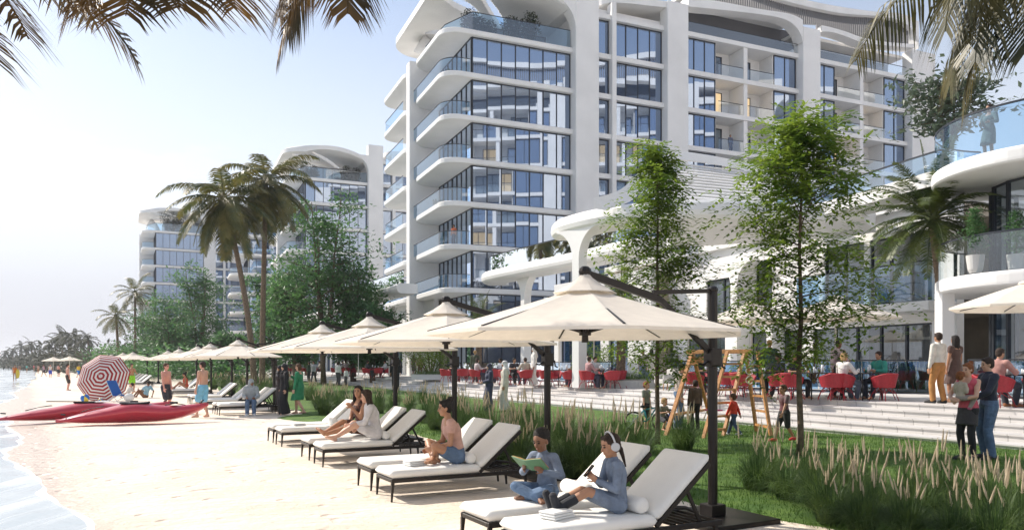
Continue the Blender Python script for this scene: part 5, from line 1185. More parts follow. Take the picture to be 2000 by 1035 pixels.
# ---- bicycles
def bike(p, rz, s_, colr, label):
    t = empty('childs_bicycle', p, rz, label, 'bicycle'); Mc = mat('bike_paint_' + colr, {'blue': (.03, .08, .4), 'teal': (.03, .3, .35)}[colr], .3); r = .2 * s_
    for x in (0, .62 * s_):
        w_ = MB(); w_.tube([V((x + r * math.cos(q * PI / 12), 0, r + r * math.sin(q * PI / 12))) for q in range(25)], .02 * s_, 6); wh = w_.build('wheel', M_dark, t, smooth=True); k = MB()
        for q in range(8): k.tube([(x, 0, r), (x + r * .93 * math.cos(q * PI / 4), 0, r + r * .93 * math.sin(q * PI / 4))], .005, 4)
        k.tube([(x, -.03, r), (x, .03, r)], .03 * s_, 8); k.build('spokes', mat('pale_metal', (.6, .62, .68), .3, metal=.6), wh)
    f = MB(); a = V((0, 0, r)); b_ = V((.24 * s_, 0, .45 * s_)); c_ = V((.3 * s_, 0, r)); d = V((.52 * s_, 0, .5 * s_)); e = V((.62 * s_, 0, r))
    for p_, q_ in ((a, b_), (a, c_), (b_, c_), (b_, d), (c_, d), (d, e)): f.tube([p_, q_], .017 * s_, 6)
    f.build('bike_frame', Mc, t, smooth=True); f = MB(); f.ell(b_ + V((-.02, 0, .07 * s_)), (.1 * s_, .05 * s_, .03 * s_)); f.tube([b_, b_ + V((0, 0, .07 * s_))], .012, 6); f.build('saddle', M_dark, t); f = MB(); f.tube([d + V((0, -.18 * s_, .14 * s_)), d + V((0, 0, .12 * s_)), d + V((0, .18 * s_, .14 * s_))], .014, 6); f.tube([d, d + V((0, 0, .12 * s_))], .014, 6); f.build('handlebar', M_dark, t)
    return t
bike(gp(1238, 840, .05), R(8), 1.15, 'teal', 'small bicycle held by the standing boy at the left of the swing frame')
bike(gp(1302, 842, .05), R(60), 1.0, 'blue', 'small blue bicycle ridden by the toddler by the left tree')
# ================================================================ PEOPLE
REM = []       # objects whose shells are fused and smoothed into one surface
def fuse(o, vox, it=3, fac=.5):
    REM.append((o, vox, it, fac)); return o
SK = {'light': (.62, .36, .25), 'tan': (.42, .22, .13), 'brown': (.24, .12, .07), 'dark': (.10, .05, .032), 'pink': (.66, .33, .25)}
HC = {'black': (.012, .010, .009), 'dark': (.035, .02, .013), 'brown': (.09, .045, .02), 'blond': (.38, .24, .1), 'grey': (.3, .29, .28), 'red': (.22, .07, .02)}
def skin_m(k): return mat('skin_' + k, SK[k], .5, var=.06, vscale=14, subs=.15)
def hair_m(k): return mat('hair_' + k, HC[k], .8, var=.25, vscale=30, bump=.6, bscale=120)
def cloth(c, n_=None): return mat('cloth_' + '_'.join('%d' % round(x * 100) for x in c), c, .85, var=.12, vscale=9, bump=.9, bscale=11, sheen=.1)
def cloth2(nm, c, c2, sc): return mat(nm, c, .8, vscale=sc, col2=c2, bump=.2, bscale=60)
def ik(a, b, l1, l2, hint):
    d = b - a; D = d.length
    if D > (l1 + l2) * .999: b = a + d * ((l1 + l2) * .999 / D); d = b - a; D = d.length
    dn = d.normalized(); x = (l1*l1 - l2*l2 + D*D) / (2 * D); h = math.sqrt(max(1e-6, l1*l1 - x*x)); hv = V(hint) - dn * V(hint).dot(dn)
    return a + dn * x + hv.normalized() * h, b
POSE = {
 'stand': dict(pel=(0, 0, .93), hands=((.06, .25, .80), (.06, -.25, .80)), feet=((.0, .10, .07), (.0, -.10, .07))),
 'walk': dict(pel=(0, 0, .91), lean=4, hands=((.26, .22, .86), (-.18, -.24, .82)), feet=((-.30, .07, .12), (.30, -.07, .07))),
 'talk': dict(pel=(0, 0, .93), hands=((.30, .16, 1.10), (.08, -.26, .80)), feet=((.04, .11, .07), (-.06, -.10, .07))),
 'sit': dict(pel=(0, 0, .53), lean=6, hands=((.40, .20, .79), (.40, -.18, .79)), feet=((.46, .12, .07), (.42, -.12, .07)), knee=((.5, .3, 1), (.5, -.3, 1)), hint=((-.6, .8, -.7), (-.6, -.8, -.7))),
}
def person(label, loc, face, H=1.75, pose='stand', skin='tan', hair=('short', 'dark'), wear=(), vox=.02, group=None, kid=1.0, fat=1.0, detail=False, scale_w=1.0, shoes=None, **kw):
    P = dict(POSE[pose]) if isinstance(pose, str) else dict(pose); P.update(kw)
    t = empty('person', loc, face, label, 'person', group); s_ = H / 1.75
    pel = V(P['pel']); ln = R(P.get('lean', 0)); sl_ = R(P.get('side', 0)); tw = R(P.get('twist', 0))
    u = V((math.sin(ln), math.sin(sl_), math.cos(ln))).normalized(); lat0 = V((0, 1, 0)); lat = (Matrix.Rotation(tw, 3, 'Z') @ lat0); lat = (lat - u * lat.dot(u)).normalized(); fw = lat.cross(u)
    curve = P.get('curve', 0)
    mid = pel + u * .20 - fw * curve * .5; chest = pel + u * .37 - fw * curve; nb = pel + u * .525 + fw * curve * .2
    hy, hp = P.get('head', (0, 0)); hM = Matrix.Rotation(R(hy) + tw, 3, 'Z') @ Matrix.Rotation(R(hp) + ln * .35, 3, 'Y'); hk = 1 + (kid - 1)
    hc = nb + (u * .6 + hM @ V((0, 0, .4))).normalized() * .155 * (.5 + .5 * hk) + hM @ V((.02, 0, 0))
    sh = [nb - u * .055 + lat * .175 * scale_w, nb - u * .055 - lat * .175 * scale_w]; hipc = pel - u * .02
    hips = [hipc + (Matrix.Rotation(tw * .2, 3, 'Z') @ lat0) * .088, hipc - (Matrix.Rotation(tw * .2, 3, 'Z') @ lat0) * .088]
    hint = P.get('hint', ((-1, .45, -.2), (-1, -.45, -.2))); kn = P.get('knee', ((1, .1, .1), (1, -.1, .1)))
    el, wr, ke, an = [], [], [], []
    for i in (0, 1):
        e, w_ = ik(sh[i], V(P['hands'][i]), .285, .255, hint[i]); el.append(e); wr.append(w_)
        k, a = ik(hips[i], V(P['feet'][i]), .43, .425, kn[i]); ke.append(k); an.append(a)
    fd = P.get('toes', ((.17, .03, -.045), (.17, -.03, -.045)))
    fem = P.get('fem', False); q = fat
    def torso(b, g=0.0, lo=0.0, hi=1.0, arm=True):
        rings = []
        prof = [(-.06, .10, .085), (-.0, .155 if not fem else .165, .115), (.08, .145 if not fem else .15, .105), (.20, .125 * q if not fem else .112 * q, .088 * q), (.34, .152 * q if not fem else .138 * q, .108 * q), (.44, .150, .100 if not fem else .094), (.50, .10, .07), (.525, .06, .055)]
        for k_, (h, rx, ry) in enumerate(prof):
            f_ = h / .525
            if f_ < lo - .001 or f_ > hi + .001: continue
            c = pel + u * h - fw * curve * math.sin(PI * max(0, min(1, f_))); 
            bust = .028 if (fem and .3 < h < .4 and kid <= 1.02) else 0
            rings.append([c + lat * (rx * scale_w + g) * math.cos(2*PI*j/16) + fw * ((ry + g) * math.sin(2*PI*j/16) + (bust if math.sin(2*PI*j/16) > .3 else 0)) for j in range(16)])
        if len(rings) > 1: b.loft(rings)
    def arms(b, g=0.0, frac=1.0, frac2=1.0):
        for i in (0, 1):
            b.cap(sh[i] - lat * (.06 if i == 0 else -.06), sh[i], .05 + g, .052 + g)
            b.cap(sh[i], sh[i].lerp(el[i], frac), .052 + g, .052 + (.038 - .052) * frac + g * 1.0)
            if frac >= 1 and frac2 > 0: b.cap(el[i], el[i].lerp(wr[i], frac2), .040 + g, .040 + (.026 - .040) * frac2 + g * .8)
    def legs(b, g=0.0, f1=1.0, f2=1.0, flare=0.0, thin=1):
        for i in (0, 1):
            b.cap(hips[i], hips[i].lerp(ke[i], f1), .088 * thin + g, (.088 + (.056 - .088) * f1) * thin + g)
            if f1 >= 1 and f2 > 0:
                m_ = ke[i].lerp(an[i], min(.35, f2)); b.cap(ke[i], m_, .056 * thin + g, .054 * thin + g + flare * .3)
                if f2 > .35: b.cap(m_, ke[i].lerp(an[i], f2), .054 * thin + g + flare * .3, .054 + (.034 - .054) * f2 + g + flare)
    b = MB(); torso(b); arms(b); legs(b)
    b.cap(nb - u * .03, hc - hM @ V((.02, 0, .05)), .052, .048)
    # head
    def hv(x, y, z): return hc + hM @ (V((x, y, z)) * hk)
    b.ell(hv(-.008, 0, .022), [v_ * hk for v_ in (.093, .075, .092)], hM, 16, 10); b.ell(hv(.018, 0, -.045), [v_ * hk for v_ in (.068, .056, .072)], hM, 14, 8)
    b.ell(hv(.05, 0, -.092), [v_ * hk for v_ in (.026, .028, .02)], hM, 8, 6)
    b.cap(hv(.078, 0, .01), hv(.098, 0, -.028), .009 * hk, .013 * hk, 6)
    for sy in (-1, 1):
        b.ell(hv(-.008, sy * .076, -.012), [v_ * hk for v_ in (.018, .011, .03)], hM, 8, 6)
        b.ell(hv(.05, sy * .036, -.03), [v_ * hk for v_ in (.026, .022, .02)], hM, 8, 6)
    b.ell(hv(.066, 0, -.062), [v_ * hk for v_ in (.018, .026, .010)], hM, 8, 6)
    # hands
    hdir = P.get('hdir', (None, None)); pal = P.get('palm', (None, None)); curl = P.get('curl', (.35, .35))
    for i in (0, 1):
        d = V(hdir[i]).normalized() if hdir[i] else (wr[i] - el[i]).normalized(); sg = 1 if i == 0 else -1
        pn = V(pal[i]) if pal[i] else (-lat * sg); pn = (pn - d * pn.dot(d)).normalized(); sd_ = d.cross(pn) * 1.0      # pn: where the palm faces
        fr = .0085 if vox < .009 else .012; th_side = sd_ if (sd_.dot(fw) > 0 or (abs(sd_.dot(fw)) < .3 and sd_.z > 0)) else -sd_
        for o_ in (-.024, -.008, .008, .024): b.cap(wr[i] + th_side * o_ * .6 + d * .01, wr[i] + th_side * o_ * 1.1 + d * .085, .015, .0135, 8)
        for f_, (o_, ll) in enumerate(((.029, .068), (.010, .078), (-.010, .072), (-.029, .055))):
            p0 = wr[i] + th_side * o_ * 1.05 + d * .088; cu = curl[i] * (1 + .12 * f_); d1 = (d + pn * cu * .6).normalized(); d2 = (d + pn * cu * 1.9).normalized(); d3 = (d * (1 - cu) + pn * cu * 2.6).normalized()
            p1 = p0 + d1 * ll * .45; p2 = p1 + d2 * ll * .32; p3 = p2 + d3 * ll * .23
            b.cap(p0, p1, fr * 1.05, fr, 8); b.cap(p1, p2, fr, fr * .93, 8); b.cap(p2, p3, fr * .93, fr * .85, 8)
        t0 = wr[i] + d * .03 + th_side * .025; t1 = t0 + (d * .55 + th_side * .75 + pn * .25).normalized() * .042; t2 = t1 + (d * .9 + th_side * .25 + pn * .45).normalized() * .034
        b.cap(t0, t1, fr * 1.35, fr * 1.15, 8); b.cap(t1, t2, fr * 1.1, fr * .95, 8)
    # feet
    for i in (0, 1):
        f_ = V(fd[i]); side_ = f_.cross(V((0, 0, 1))); side_ = side_.normalized() if side_.length > .02 else lat0
        hl = an[i] - f_.normalized() * .035 + V((0, 0, -.035)) * (1 if abs(f_.z) < .1 else .0)
        b.cap(hl, an[i] + f_ * .9, .036, .026); b.cap(an[i] + side_ * .014 + f_ * .3, an[i] + f_ + side_ * .022, .03, .022); b.cap(an[i] - side_ * .014 + f_ * .3, an[i] + f_ * .93 - side_ * .02, .03, .02); b.cap(ke[i].lerp(an[i], .9), an[i] + f_ * .25, .034, .036)
    SC = Matrix.Scale(s_, 4)
    def mk(nm, b_, m_, parent, vx=None, it=3):
        b_.xform(SC); o = b_.build(nm, m_, parent); return fuse(o, (vx or vox) * s_, it)
    body = mk('body', b, skin_m(skin), t)
    # face details
    if vox < .0136:
        ins = 0 if vox < .0096 else -.005
        e = MB()
        for sy in (-1, 1): e.ell(hv(.077 + ins, sy * .030, .006), [v_ * hk for v_ in (.012, .0155, .0085)], hM, 8, 6)
        e.xform(SC); e.build('eyes', mat('eye_dark', (.03, .02, .015), .2), body, smooth=True)
        e = MB()
        for sy in (-1, 1): e.tube([hv(.070 + ins, sy * .046, .024), hv(.081 + ins, sy * .031, .031), hv(.085 + ins, sy * .015, .028)], .0042 * hk, 5)
        e.xform(SC); e.build('eyebrows', hair_m(hair[1] if hair[1] in HC else 'dark'), body)
        e = MB(); e.ell(hv(.082 + ins, 0, -.060), [v_ * hk for v_ in (.007, .022, .0065)], hM, 10, 6); e.xform(SC); e.build('lips', mat('lips_' + skin, tuple(x * f_ for x, f_ in zip(SK[skin], (.95, .6, .62))), .45), body, smooth=True)
    # hair
    hs, hcol = hair
    g = vox * .35
    if hs not in ('bald', 'none'):
        h = MB(); hx = lambda *r: [v_ * hk for v_ in r]
        if hs in ('short', 'bun', 'long', 'bob', 'pony'):
            h.ell(hv(-.022, 0, .036), hx(.094 + g, .082 + g, .090 + g), hM, 16, 10); h.ell(hv(-.045, 0, -.010), hx(.066, .078 + g, .075), hM, 14, 8); h.cap(hv(.05, -.03, .088), hv(.05, .03, .088), .022 * hk, .022 * hk)
        if hs == 'bun': h.ell(hv(-.095, 0, .115), hx(.045, .048, .045), hM, 12, 8)
        if hs == 'afro': h.ell(hv(-.034, 0, .062), hx(.098, .092, .082), hM, 16, 10); h.ell(hv(-.05, 0, .01), hx(.068, .085, .07), hM, 14, 8)
        if hs in ('long', 'bob'):
            n2 = -.24 if hs == 'long' else -.10
            for sy in (-.06, -.03, 0, .03, .06): h.cap(hv(-.06, sy, .02), hv(-.085 + abs(sy) * .5, sy * 1.2, n2 * (1 - abs(sy))), .038 * hk, .03 * hk)
            if hs == 'long':
                for sy in (-.075, .075): h.cap(hv(-.0, sy, .02), hv(-.02, sy * 1.15, n2 * .75), .026 * hk, .022 * hk)
        if hs == 'pony': h.tube([hv(-.09, -.02, -.03), hv(-.115, -.03, -.07), hv(-.125, -.035, -.14), hv(-.13, -.035, -.26)], hx(.03, .026, .02, .008), 8)
        if hs in ('hijab', 'ghutra', 'hood'):
            h.ell(hv(-.022, 0, .028), hx(.108, .096, .108), hM, 16, 10); h.cap(hv(-.05, 0, -.03), nb + u * .02, .085, .095)
            for sy in (-1, 1): h.cap(hv(-.01, sy * .065, -.02), nb + lat * sy * .075 - u * .02, .034, .06)
            h.cap(nb - fw * .05 - lat * .08 - u * .02, nb - fw * .05 + lat * .08 - u * .02, .07, .07); 
            if hs == 'ghutra':
                for sy in (-.09, -.03, .03, .09): h.cap(hv(-.08, sy * .8, -.02), chest - fw * (.13) + lat * sy * 1.3, .04, .045)
                h.cap(hv(-.01, .09, -.05), chest + lat * .15 + fw * .02 + u * .02, .03, .035)
            elif hs == 'hijab': h.cap(nb + fw * .05 - u * .03, nb + fw * .06 - u * .07, .08, .07)
        nm_h = {'hijab': 'headscarf', 'ghutra': 'headcloth', 'hood': 'hood'}.get(hs, 'hair')
        mk(nm_h, h, hair_m(hcol) if isinstance(hcol, str) else cloth(hcol), body, it=2 if hs != 'afro' else 1)
        if hs == 'ghutra': r_ = MB(); r_.tube([hv(-.02 + .112 * math.cos(k * PI / 8), .10 * math.sin(k * PI / 8), .065) for k in range(17)], .009, 6); r_.xform(SC); r_.build('head_cord', M_dark, body)
    # clothes
    g0 = .011 + vox * .45
    for wr_ in wear:
        k = wr_[0]; m_ = wr_[1] if not isinstance(wr_[1], tuple) else cloth(wr_[1]); b2 = MB(); nm = k
        if k == 'tshirt': torso(b2, g0, 0, 1); arms(b2, g0 + .006, .62, 0)
        elif k in ('shirt', 'jacket', 'sweater', 'hoodie'): e = .012 if k in ('jacket', 'hoodie') else 0; torso(b2, g0 + e, -.2 if pel.z < .3 else 0, 1); arms(b2, g0 + e * .8 + .003, 1, .93); b2.cap(nb - u * .03, nb - u * .01, .062 + g0, .056 + g0)
        elif k in ('tank_top', 'vest'): torso(b2, g0, 0, .9); [b2.cap(sh[i] * .65 + nb * .35 - u * .01, sh[i] * .75 + chest * .25 + fw * .03, .045 + g0, .06 + g0) for i in (0, 1)]
        elif k == 'strapless_top': torso(b2, g0, .10, .86); arms(b2, g0, .35, 0)
        elif k == 'trousers': legs(b2, g0 + .004, 1, .97, .012); torso(b2, g0 + .002, -.2, .2)
        elif k == 'tights': legs(b2, g0 * .7, 1, 1)
        elif k == 'shorts': legs(b2, g0 + .016, wr_[2] if len(wr_) > 2 else .85, 0); torso(b2, g0, -.2, .16)
        elif k == 'skirt' and pel.z < .3: legs(b2, g0 + .014, .7, 0); torso(b2, g0 + .006, -.2, .22)
        elif k in ('skirt', 'dress', 'robe'):
            hem = wr_[2] if len(wr_) > 2 else .55
            if k != 'skirt': torso(b2, g0 + (.02 if k == 'robe' else 0), 0, .94 if k == 'robe' else .9); arms(b2, g0 + (.018 if k == 'robe' else .004), 1 if (k == 'robe' or len(wr_) > 3) else .3, .95 if (k == 'robe' or len(wr_) > 3) else 0)
            km, am = (ke[0] + ke[1]) / 2, (an[0] + an[1]) / 2; rings = []
            path = [pel + u * .12, pel, pel.lerp(km, .35), pel.lerp(km, .7), km, km.lerp(am, .4), km.lerp(am, .8), km.lerp(am, 1.08)]; wd = [.12, .165, .185, .195, .20, .205, .215, .225]; kd = (ke[0] - ke[1]).length / 2; ad = (an[0] - an[1]).length / 2
            if k == 'dress': wd = [x + .018 for x in wd]
            if k == 'robe': wd = [.15, .18, .20, .215, .225, .24, .255, .265]
            nn = {.3: 4, .55: 5, .75: 6, 1: 8}.get(hem, 5)
            for j in range(nn):
                ax = (path[min(j+1, 7)] - path[max(j-1, 0)]).normalized(); la = lat0; fo_ = la.cross(ax).normalized(); sp = 0 if j < 2 else (kd if j < 5 else ad) * .8; spf = 0 if j < 3 else (abs((ke[0]-ke[1]).x) if j < 5 else abs((an[0]-an[1]).x)) * .45
                rings.append([path[j] + la * (max(wd[j], sp + .09)) * math.cos(2*PI*q_/20) * (1 + .06 * math.sin(q_ * 1.9) * (j > 3)) + fo_ * (wd[j] * .72 + spf) * math.sin(2*PI*q_/20) * (1 + .08 * math.sin(q_ * 2.7) * (j > 3)) for q_ in range(20)])
            b2.loft(rings)
        elif k == 'boots':
            for i in (0, 1): f_ = V(fd[i]); b2.cap(ke[i].lerp(an[i], .45), an[i], .05 + g0, .045 + g0); b2.cap(an[i] + f_ * -.2, an[i] + f_ * 1.05, .045 + g0, .036 + g0)
        elif k == 'shoes':
            for i in (0, 1): f_ = V(fd[i]); side_ = f_.cross(V((0, 0, 1))).normalized(); hl = an[i] - f_.normalized() * .035 + V((0, 0, -.035)); b2.cap(hl, an[i] + f_ * .5 + V((0, 0, -.01)), .042 + g0*.6, .042 + g0*.6); b2.cap(an[i] + f_ * .4 + V((0, 0, -.008)), an[i] + f_ * 1.05, .044 + g0*.5, .032 + g0*.5)
        elif k == 'cape': pass
        if b2.v: mk(nm, b2, m_, t, it=4)
    t['J'] = [float(x) for p in (wr[0], wr[1], hc, nb) for x in p * s_]
    return t, dict(wr=[w_ * s_ for w_ in wr], hc=hc * s_, nb=nb * s_, s=s_, el=[e * s_ for e in el], hM=hM, hk=hk)
def lx(base, u_, v_, z=.40): return lp(base, u_, v_, z)
seaface = LA + PI
M_denim = mat('cloth_denim', (.10, .16, .26), .85, var=.22, vscale=9, bump=.9, bscale=18); M_denimd = mat('cloth_dark_denim', (.05, .08, .15), .85, var=.15, vscale=14, bump=.3, bscale=120); M_chamb = mat('cloth_chambray', (.17, .215, .29), .85, var=.16, vscale=14, bump=1.0, bscale=16)
NV = .0065
# --- child with a book, cross legged on the second lounger
boy, J = person('child with short curly hair in blue grey, reading a picture book on a lounger', lx(A2, .78, .30, .395), R(232), 1.22 * 1.0, dict(pel=(0, 0, .13), lean=8, curve=.03, hands=((.30, .16, .42), (.30, -.16, .42)), feet=((.30, -.12, .06), (.36, .14, .06)), knee=((.4, 1, .35), (.4, -1, .35)), toes=((.10, -.13, -.03), (.10, .13, -.03)), hint=((-.5, .8, -.6), (-.5, -.8, -.6)), head=(-4, 16), hdir=((.75, -.25, .45), (.75, .25, .45)), palm=((0, -1, .4), (0, 1, .4)), curl=(.9, .9)), 'brown', ('afro', 'black'), (('shirt', M_chamb), ('trousers', M_denim)), NV, kid=1.28)
bk = empty('picture_book', (0, 0, 0), 0, 'open picture book with green and orange pages held by the reading child', 'book'); pos = (J['wr'][0] + J['wr'][1]) / 2 + V((.085, 0, .055)); Mb = Matrix.Translation(boy.location) @ Matrix.Rotation(boy.rotation_euler.z, 4, 'Z') @ Matrix.Translation(pos) @ Matrix.Rotation(R(-38), 4, 'Y')
for sg in (1, -1):
    b = MB(); b.loft([[V((-.085, sg * y, .02 + z)), V((.085, sg * y, .02 + z)), V((.085, sg * y, z + .012)), V((-.085, sg * y, z + .012))] for y, z in ((.002, 0), (.05, .012), (.11, .02), (.165, .03))]); b.xform(Mb); b.build('page_block', cloth2('page_print', (.75, .20, .04), (.12, .28, .10), 9), bk, fix=True)
b = MB(); b.loft([[V((-.09, y, z)), V((.09, y, z)), V((.09, y, z + .006)), V((-.09, y, z + .006))] for y, z in ((-.172, .034), (-.11, .024), (-.0, .0), (.11, .024), (.172, .034))]); b.xform(Mb); b.build('cover', mat('green_cover', (.10, .22, .12), .6), bk)
# --- child with headphones
girl, J = person('child in headphones and black boots, looking at a phone on the nearest lounger', lx(A1, .98, .28, .395), R(193), 1.27, dict(pel=(0, 0, .12), lean=3, curve=.035, hands=((.27, .09, .40), (.28, -.03, .43)), feet=((.76, .05, .08), (.78, -.12, .075)), knee=((0, .2, 1), (0, -.2, 1)), toes=((.06, .03, .15), (.06, -.03, .15)), hint=((-.5, .5, -.8), (-.5, -.6, -.7)), head=(6, 13), hdir=((.7, -.2, .6), (.7, .2, .6)), palm=((.2, -1, .3), (.2, 1, .3)), curl=(.8, .8), fem=True), 'tan', ('pony', 'dark'), (('shirt', M_chamb), ('skirt', M_chamb, .3), ('boots', (.02, .022, .028))), NV, kid=1.25)
Mg = Matrix.Translation(girl.location) @ Matrix.Rotation(girl.rotation_euler.z, 4, 'Z')
hp = empty('headphones', (0, 0, 0), 0, 'pale over ear headphones worn by the child with the phone', 'headphones'); hc, hM, hk = J['hc'], J['hM'].to_4x4(), J['hk'] * J['s']
Mh = Mg @ Matrix.Translation(hc) @ hM
for sy in (-1, 1): b = MB(); b.tube([V((-.005, sy * .088, -.005)) * hk, V((-.005, sy * .092, -.005)) * hk, V((-.005, sy * .118, -.005)) * hk, V((-.005, sy * .122, -.005)) * hk], [.03 * hk, .042 * hk, .042 * hk, .03 * hk], 16); b.xform(Mh); b.build('ear_cup', mat('pale_plastic', (.55, .56, .58), .35), hp, smooth=False)
b = MB(); b.tube([V((-.01, .105 * math.cos(a_), .03 + .108 * math.sin(a_))) * hk for a_ in (R(q * 15) for q in range(13))], .010 * hk, 6); b.xform(Mh); b.build('head_band', mat('pale_plastic', (.55, .56, .58), .35), hp, smooth=True)
def phone(w0, Mw, label):
    b = MB(); b.box((-.004, -.034, -.065), (.004, .034, .065)); o = b.build('phone', mat('black_phone', (.012, .012, .014), .15), None, bevel=.003, seg=1); o.matrix_world = Mw @ Matrix.Translation(w0) @ Matrix.Rotation(R(-40), 4, 'Y'); tag(o, label, 'phone')
phone((J['wr'][0] + J['wr'][1]) / 2 + V((.06, 0, .075)), Mg, 'black phone held by the child with headphones')
# --- woman with a bun
person('woman with a hair bun in pink top and denim shorts, cross legged on a lounger', lx(B1, 1.0, .30, .40), R(196), 1.64, dict(pel=(0, 0, .11), lean=12, curve=.03, hands=((.33, .08, .22), (.36, -.10, .20)), feet=((.26, -.10, .05), (.34, .12, .06)), knee=((.25, 1, .62), (.25, -1, .62)), toes=((.12, -.12, -.02), (.12, .12, -.02)), hint=((-.8, .6, -.4), (-.8, -.6, -.4)), head=(0, 2), fem=True), 'tan', ('bun', 'black'), (('strapless_top', (.55, .33, .27)), ('shorts', M_denim, .45)), .0085)
# --- two women on the third pair
person('dark haired woman in a black floral dress with bare legs stretched over a lounger', lx(C2, 1.02, .16, .42), R(222), 1.72, dict(pel=(0, 0, .12), lean=8, hands=((.26, .06, .50), (.28, -.06, .14)), feet=((.84, .12, .05), (.78, -.06, .05)), knee=((.0, .5, 1), (.0, .2, 1)), toes=((.12, 0, .10), (.12, 0, .10)), hint=((-.5, .7, -.7), (-.5, -.7, -.4)), head=(40, -4), fem=True), 'tan', ('long', 'black'), (('tank_top', cloth2('dark_floral', (.02, .02, .022), (.16, .05, .03), 26)), ('skirt', cloth2('dark_floral', (.02, .02, .022), (.16, .05, .03), 26), .3)), .0095)
person('woman in a white shirt dress with straight dark hair sitting beside the dark haired woman', lx(C1, .98, .26, .40), R(200), 1.68, dict(pel=(0, 0, .12), lean=12, curve=.03, hands=((.44, .10, .28), (.30, -.12, .20)), feet=((.74, .12, .06), (.66, -.10, .06)), knee=((.2, .3, 1), (.2, -.7, .8)), toes=((.15, .0, .02), (.14, 0, -.02)), hint=((-.6, .7, -.6), (-.6, -.7, -.6)), head=(-8, 4), fem=True), 'light', ('long', 'dark'), (('shirt', (.62, .60, .60)), ('skirt', (.62, .60, .60), .3)), .0095)
# --- beach, walking and standing figures
def G(px, py, z=None):
    p = gp(px, py, 0); p.z = zg(p.x, p.y) if z is None else z; return p
person('bare chested man in light blue shorts with dark curly hair, standing beside the kayak tip', G(396, 815), R(165), 1.83, 'stand', 'light', ('short', 'dark'), (('shorts', (.20, .50, .68), .88),), .0125, head=(5, 0), feet=((.12, .12, .07), (-.10, -.10, .07)))
m, J = person('bare chested man in black shorts standing behind the kayak with a towel', at(324, 26.8, .0), R(-15), 1.78, 'stand', 'pink', ('short', 'brown'), (('shorts', (.03, .035, .05), .88),), .0135, hands=((.24, -.02, .9), (.14, -.26, .86)), fat=1.15)
tb = MB(); tb.loft([[V((x, y, z)) for x, y in ((-.10, .10), (-.06, .22), (.02, .24), (.02, .20), (-.04, .18), (-.08, .09))] for z in (1.46, 1.2, .9, .72)]); o = tb.build('beach_towel', mat('towel_cotton', (.8, .8, .78), .9), None, smooth=True, fix=True); o.location = m.location; o.rotation_euler = m.rotation_euler; tag(o, 'white towel hanging from the shoulder of the man in black shorts', 'towel')
person('tanned man in lime green swim shorts standing behind the striped umbrella', G(257, 766), R(-30), 1.8, 'talk', 'tan', ('short', 'dark'), (('shorts', (.25, .62, .03), .7),), .018)
person('man in dark shorts with bare chest standing alone left of the striped umbrella', G(132, 762), R(40), 1.8, 'stand', 'pink', ('short', 'dark'), (('shorts', (.06, .045, .04), .9),), .018)
person('wading woman in an orange swimsuit holding a yellow board at the water edge', G(29, 744, -.03), R(-60), 1.72, 'stand', 'tan', ('bun', 'brown'), (('tank_top', (.65, .18, .03)),), .022, fem=True)
bd = MB(); bd.ell((0, 0, 0), (.24, .05, .5)); o = bd.build('bodyboard', M_yel, None, smooth=True); o.location = G(34, 744, .75); tag(o, 'yellow board held by the wading woman', 'board')
for px, py, wr_, sk, lb_ in ((86, 735.5, (('tank_top', (.5, .3, .4)), ('shorts', (.05, .04, .05), .6)), 'tan', 'woman in a pink top and dark shorts in the far group, leftmost'), (98, 737.5, (('shorts', (.06, .1, .55), .9), ('tank_top', (.75, .73, .7))), 'pink', 'man in blue shorts and white top in the far group'), (114, 735, (('shorts', (.03, .03, .03), .8),), 'pink', 'man in black shorts in the far group'), (153, 738, (('shorts', (.03, .2, .6), .85), ('tshirt', (.75, .5, .05))), 'tan', 'far man in a yellow shirt and blue shorts behind the striped umbrella')):
    person(lb_, G(px, py), R(px * 7 % 360), 1.78, 'walk' if px in (86, 153) else 'stand', sk, ('short', 'dark'), wr_, .028)
for i, (px, py, c_) in enumerate(((52, 727, (.1, .5, .45)), (66, 726, (.6, .1, .12)), (38, 728, (.3, .2, .15)), (75, 729, (.5, .3, .25)), (120, 726, (.6, .5, .4)))):
    person('tiny distant bather in ' + ('a teal top', 'a red top', 'a brown top', 'a tan top', 'a beige top')[i] + ' far along the beach', G(px, py), i, 1.75, 'stand', 'tan', ('short', 'dark'), (('tshirt', c_),), .04)
person('person in a light blue shirt seated on the sand right of the striped umbrella', G(284, 777), R(170), 1.7, dict(pel=(0, 0, .12), lean=-18, hands=((.25, .2, .45), (-.2, -.3, .1)), feet=((.62, .1, .07), (.6, -.1, .07)), knee=((.2, 0, 1), (.2, 0, 1))), 'brown', ('short', 'black'), (('tshirt', (.25, .45, .58)), ('shorts', (.25, .12, .06), .8)), .017)
person('person lying back in white under the blue beach chair beside the striped umbrella', G(246, 777), R(190), 1.6, dict(pel=(0, 0, .12), lean=-30, hands=((.1, .25, .12), (-.1, -.3, .1)), feet=((.6, .1, .07), (.6, -.1, .07)), knee=((.2, 0, 1), (.2, 0, 1))), 'light', ('short', 'dark'), (('tshirt', (.7, .69, .67)), ('trousers', (.68, .67, .64))), .017)
person('woman in orange red sitting on a lounger left of the man in blue shorts', lp(rowp(40.5), .7, .3, .40), LA + PI, 1.7, dict(pel=(0, 0, .12), lean=8, hands=((.3, .2, .2), (.3, -.2, .3)), feet=((.7, .1, .06), (.62, -.1, .06)), knee=((0, 0, 1), (0, 0, 1))), 'tan', ('bun', 'black'), (('tank_top', (.55, .08, .03)),), .02, fem=True)
